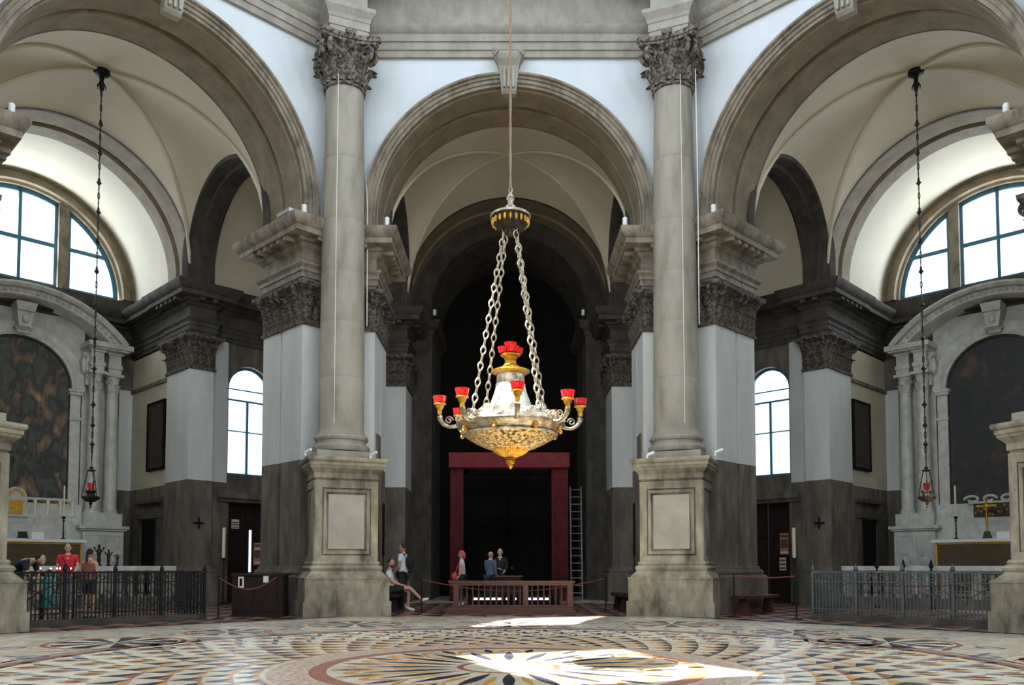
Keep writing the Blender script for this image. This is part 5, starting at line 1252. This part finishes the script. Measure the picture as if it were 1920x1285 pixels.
bag(p, 'shoulder_bag', MB().ball((.12, -.22, .92), (.05, .10, .13), 10, 8).tube([(.12, -.20, 1.02), (.14, -.10, 1.30), (.10, 0, 1.44)], .012, 6), (.50, .07, .07))
person('man in blue-grey shirt seen from behind, talking at the desk', (-.58, 25.9, 0), PI*.80, dict(elL=(.21, -.06, 1.14), wrL=(.12, -.22, 1.02)), .97, 'pale', (.25, .20, .15), 'thin', top=(.075, .115, .17), legs=(.02, .022, .03), sleeves='long', wide=1.1, shoes=(.03, .03, .03))
person('bald man in black clothes facing the room at the desk', (-.28, 26.3, 0), .1, dict(elR=(-.2, -.1, 1.16), wrR=(-.05, -.26, 1.10), elL=(.2, -.10, 1.16), wrL=(.10, -.30, 1.02)), 1.03, 'pale', (.4, .3, .25), 'none', top=(.010, .010, .011), legs=(.010, .010, .011), sleeves='long', wide=1.1, shoes=(.02, .02, .02))
p = person('woman in bright red top with dark hair near the left altar', (-10.74, 20.2, 0), .3, dict(elL=(.22, -.04, 1.14), wrL=(.16, -.20, 1.00)), 1.03, 'tan', (.03, .018, .015), 'long', top=(.55, .02, .03), legs=(.16, .16, .17), headturn=.1)
bag(p, 'bag_strap', MB().tube([(-.12, -.10, 1.42), (-.02, -.14, 1.25), (.12, -.14, 1.02)], .012, 6), (.02, .02, .02))
person('woman with black ponytail seen from behind in sleeveless top', (-9.58, 18.95, 0), PI*.95, None, .93, 'tan', (.012, .010, .010), 'tail', top=(.26, .09, .06), legs=(.02, .02, .025), shorts=True, sleeves='none', shoes=(.05, .05, .05))
person('small child in teal dress behind the left railing', (-10.08, 18.20, 0), PI, None, .66, 'tan', (.03, .02, .015), 'short', top=(.03, .30, .27), legs=(.03, .24, .24), skirt=True, shoes=(.5, .5, .5))
BEND = dict(pelvis=(0, .22, .95), spine=(0, .08, 1.10), chest=(0, -.10, 1.22), neck=(0, -.27, 1.25), head=(0, -.42, 1.25), shL=(.18, -.18, 1.20), elL=(.20, -.30, .88), wrL=(.12, -.50, .86),
            shR=(-.18, -.18, 1.20), elR=(-.20, -.30, .88), wrR=(-.12, -.50, .86), hipL=(.09, .20, .90), knL=(.10, .05, .50), anL=(.10, .14, .09), toL=(.12, -.02, .035), hipR=(-.09, .20, .90), knR=(-.10, .05, .50), anR=(-.10, .14, .09), toR=(-.12, -.02, .035))
person('man in dark navy shirt bending forward at the far left', (-10.98, 18.65, 0), PI/2, BEND, 1.08, 'tan', (.015, .012, .01), 'short', top=(.012, .016, .032), legs=(.03, .05, .07), wide=1.1)
# votive stand and lights
t = thing('votive_stand', 'dark iron votive candle stand behind the left railing', 'candle stand', None, (-10.35, 19.06, 0))
MB().box(-.42, .42, -.12, .12, 1.05, 1.08).build('tray', 'iron', t)
for x in (-.36, .36): MB().box(x-.02, x+.02, -.02, .02, 0, 1.05).build('leg', 'iron', t)
M['flame'] = emis('votive_glow', (1, .72, .85), 6)
for i, x in enumerate((-.38, -.14, .0, .07, .20, .32)):
    q = thing('votive_light', ('leftmost, a little apart', 'second from left', 'third from left', 'fourth from left', 'fifth from left', 'rightmost')[i]+' of the six small glowing votive lights', 'candle', None, (-10.35+x, 19.0, 1.08), group='votive lights on the iron stand')
    MB().lathe([(.022, 0), (.026, .06), (.022, .06), (.02, .01)], seg=10).build('glass', 'redglass', q); MB().ball((0, 0, .075), (.018, .018, .026), 8, 6).build('flame', 'flame', q)
# dark bronze figures with raised arms on the left balustrade
def figure_stand(u, h, label):
    t = thing('bronze_candelabrum', label, 'candelabrum', L45, (u, 7.05, 1.22)); k = h/.7; o = loc_of(t, (u, 7.05, 1.22))
    m = MB().lathe([(.10*k, 0), (.10*k, .03*k), (.04*k, .07*k), (.06*k, .18*k), (.04*k, .26*k), (.06*k, .36*k), (.075*k, .46*k), (.05*k, .52*k), (.03*k, .55*k)], o, 12)
    m.ball((0, 0, .60*k), (.045*k, .045*k, .055*k), 10, 8)
    m.build('figure', 'bronze', t, org=(0, 0, 0))
    for s in (-1, 1):
        MB().tube([(s*.04*k, 0, .46*k), (s*.08*k, 0, .44*k), (s*.13*k, 0, .52*k)], [.025*k, .02*k, .018*k], 7).lathe([(.02*k, 0), (.04*k, .03*k), (.04*k, .045*k)], (s*.13*k, 0, .52*k), 8).build('arm', 'bronze', t, org=(0, 0, 0))
figure_stand(1.14, .68, 'tallest of three dark bronze figures with raised arms on the left balustrade'); figure_stand(1.41, .52, 'middle of three dark bronze figures with raised arms on the left balustrade'); figure_stand(1.66, .39, 'smallest of three dark bronze figures with raised arms on the left balustrade')
# black stanchions with pointed tips behind the right railing
for i, u in enumerate((.1, .85, 1.6)):
    t = thing('iron_spike_post', ('left', 'middle', 'right')[i]+' one of three black pointed iron posts behind the right railing', 'post', -L45, (u-2.2, 6.4, 0), group='pointed posts behind the right railing')
    MB().lathe([(.10, 0), (.10, .04), (.03, .06), (.03, 1.15), (.07, 1.2), (.02, 1.38), (.001, 1.42)], (u-2.2, 6.4, 0), 8).build('post', 'iron', t)
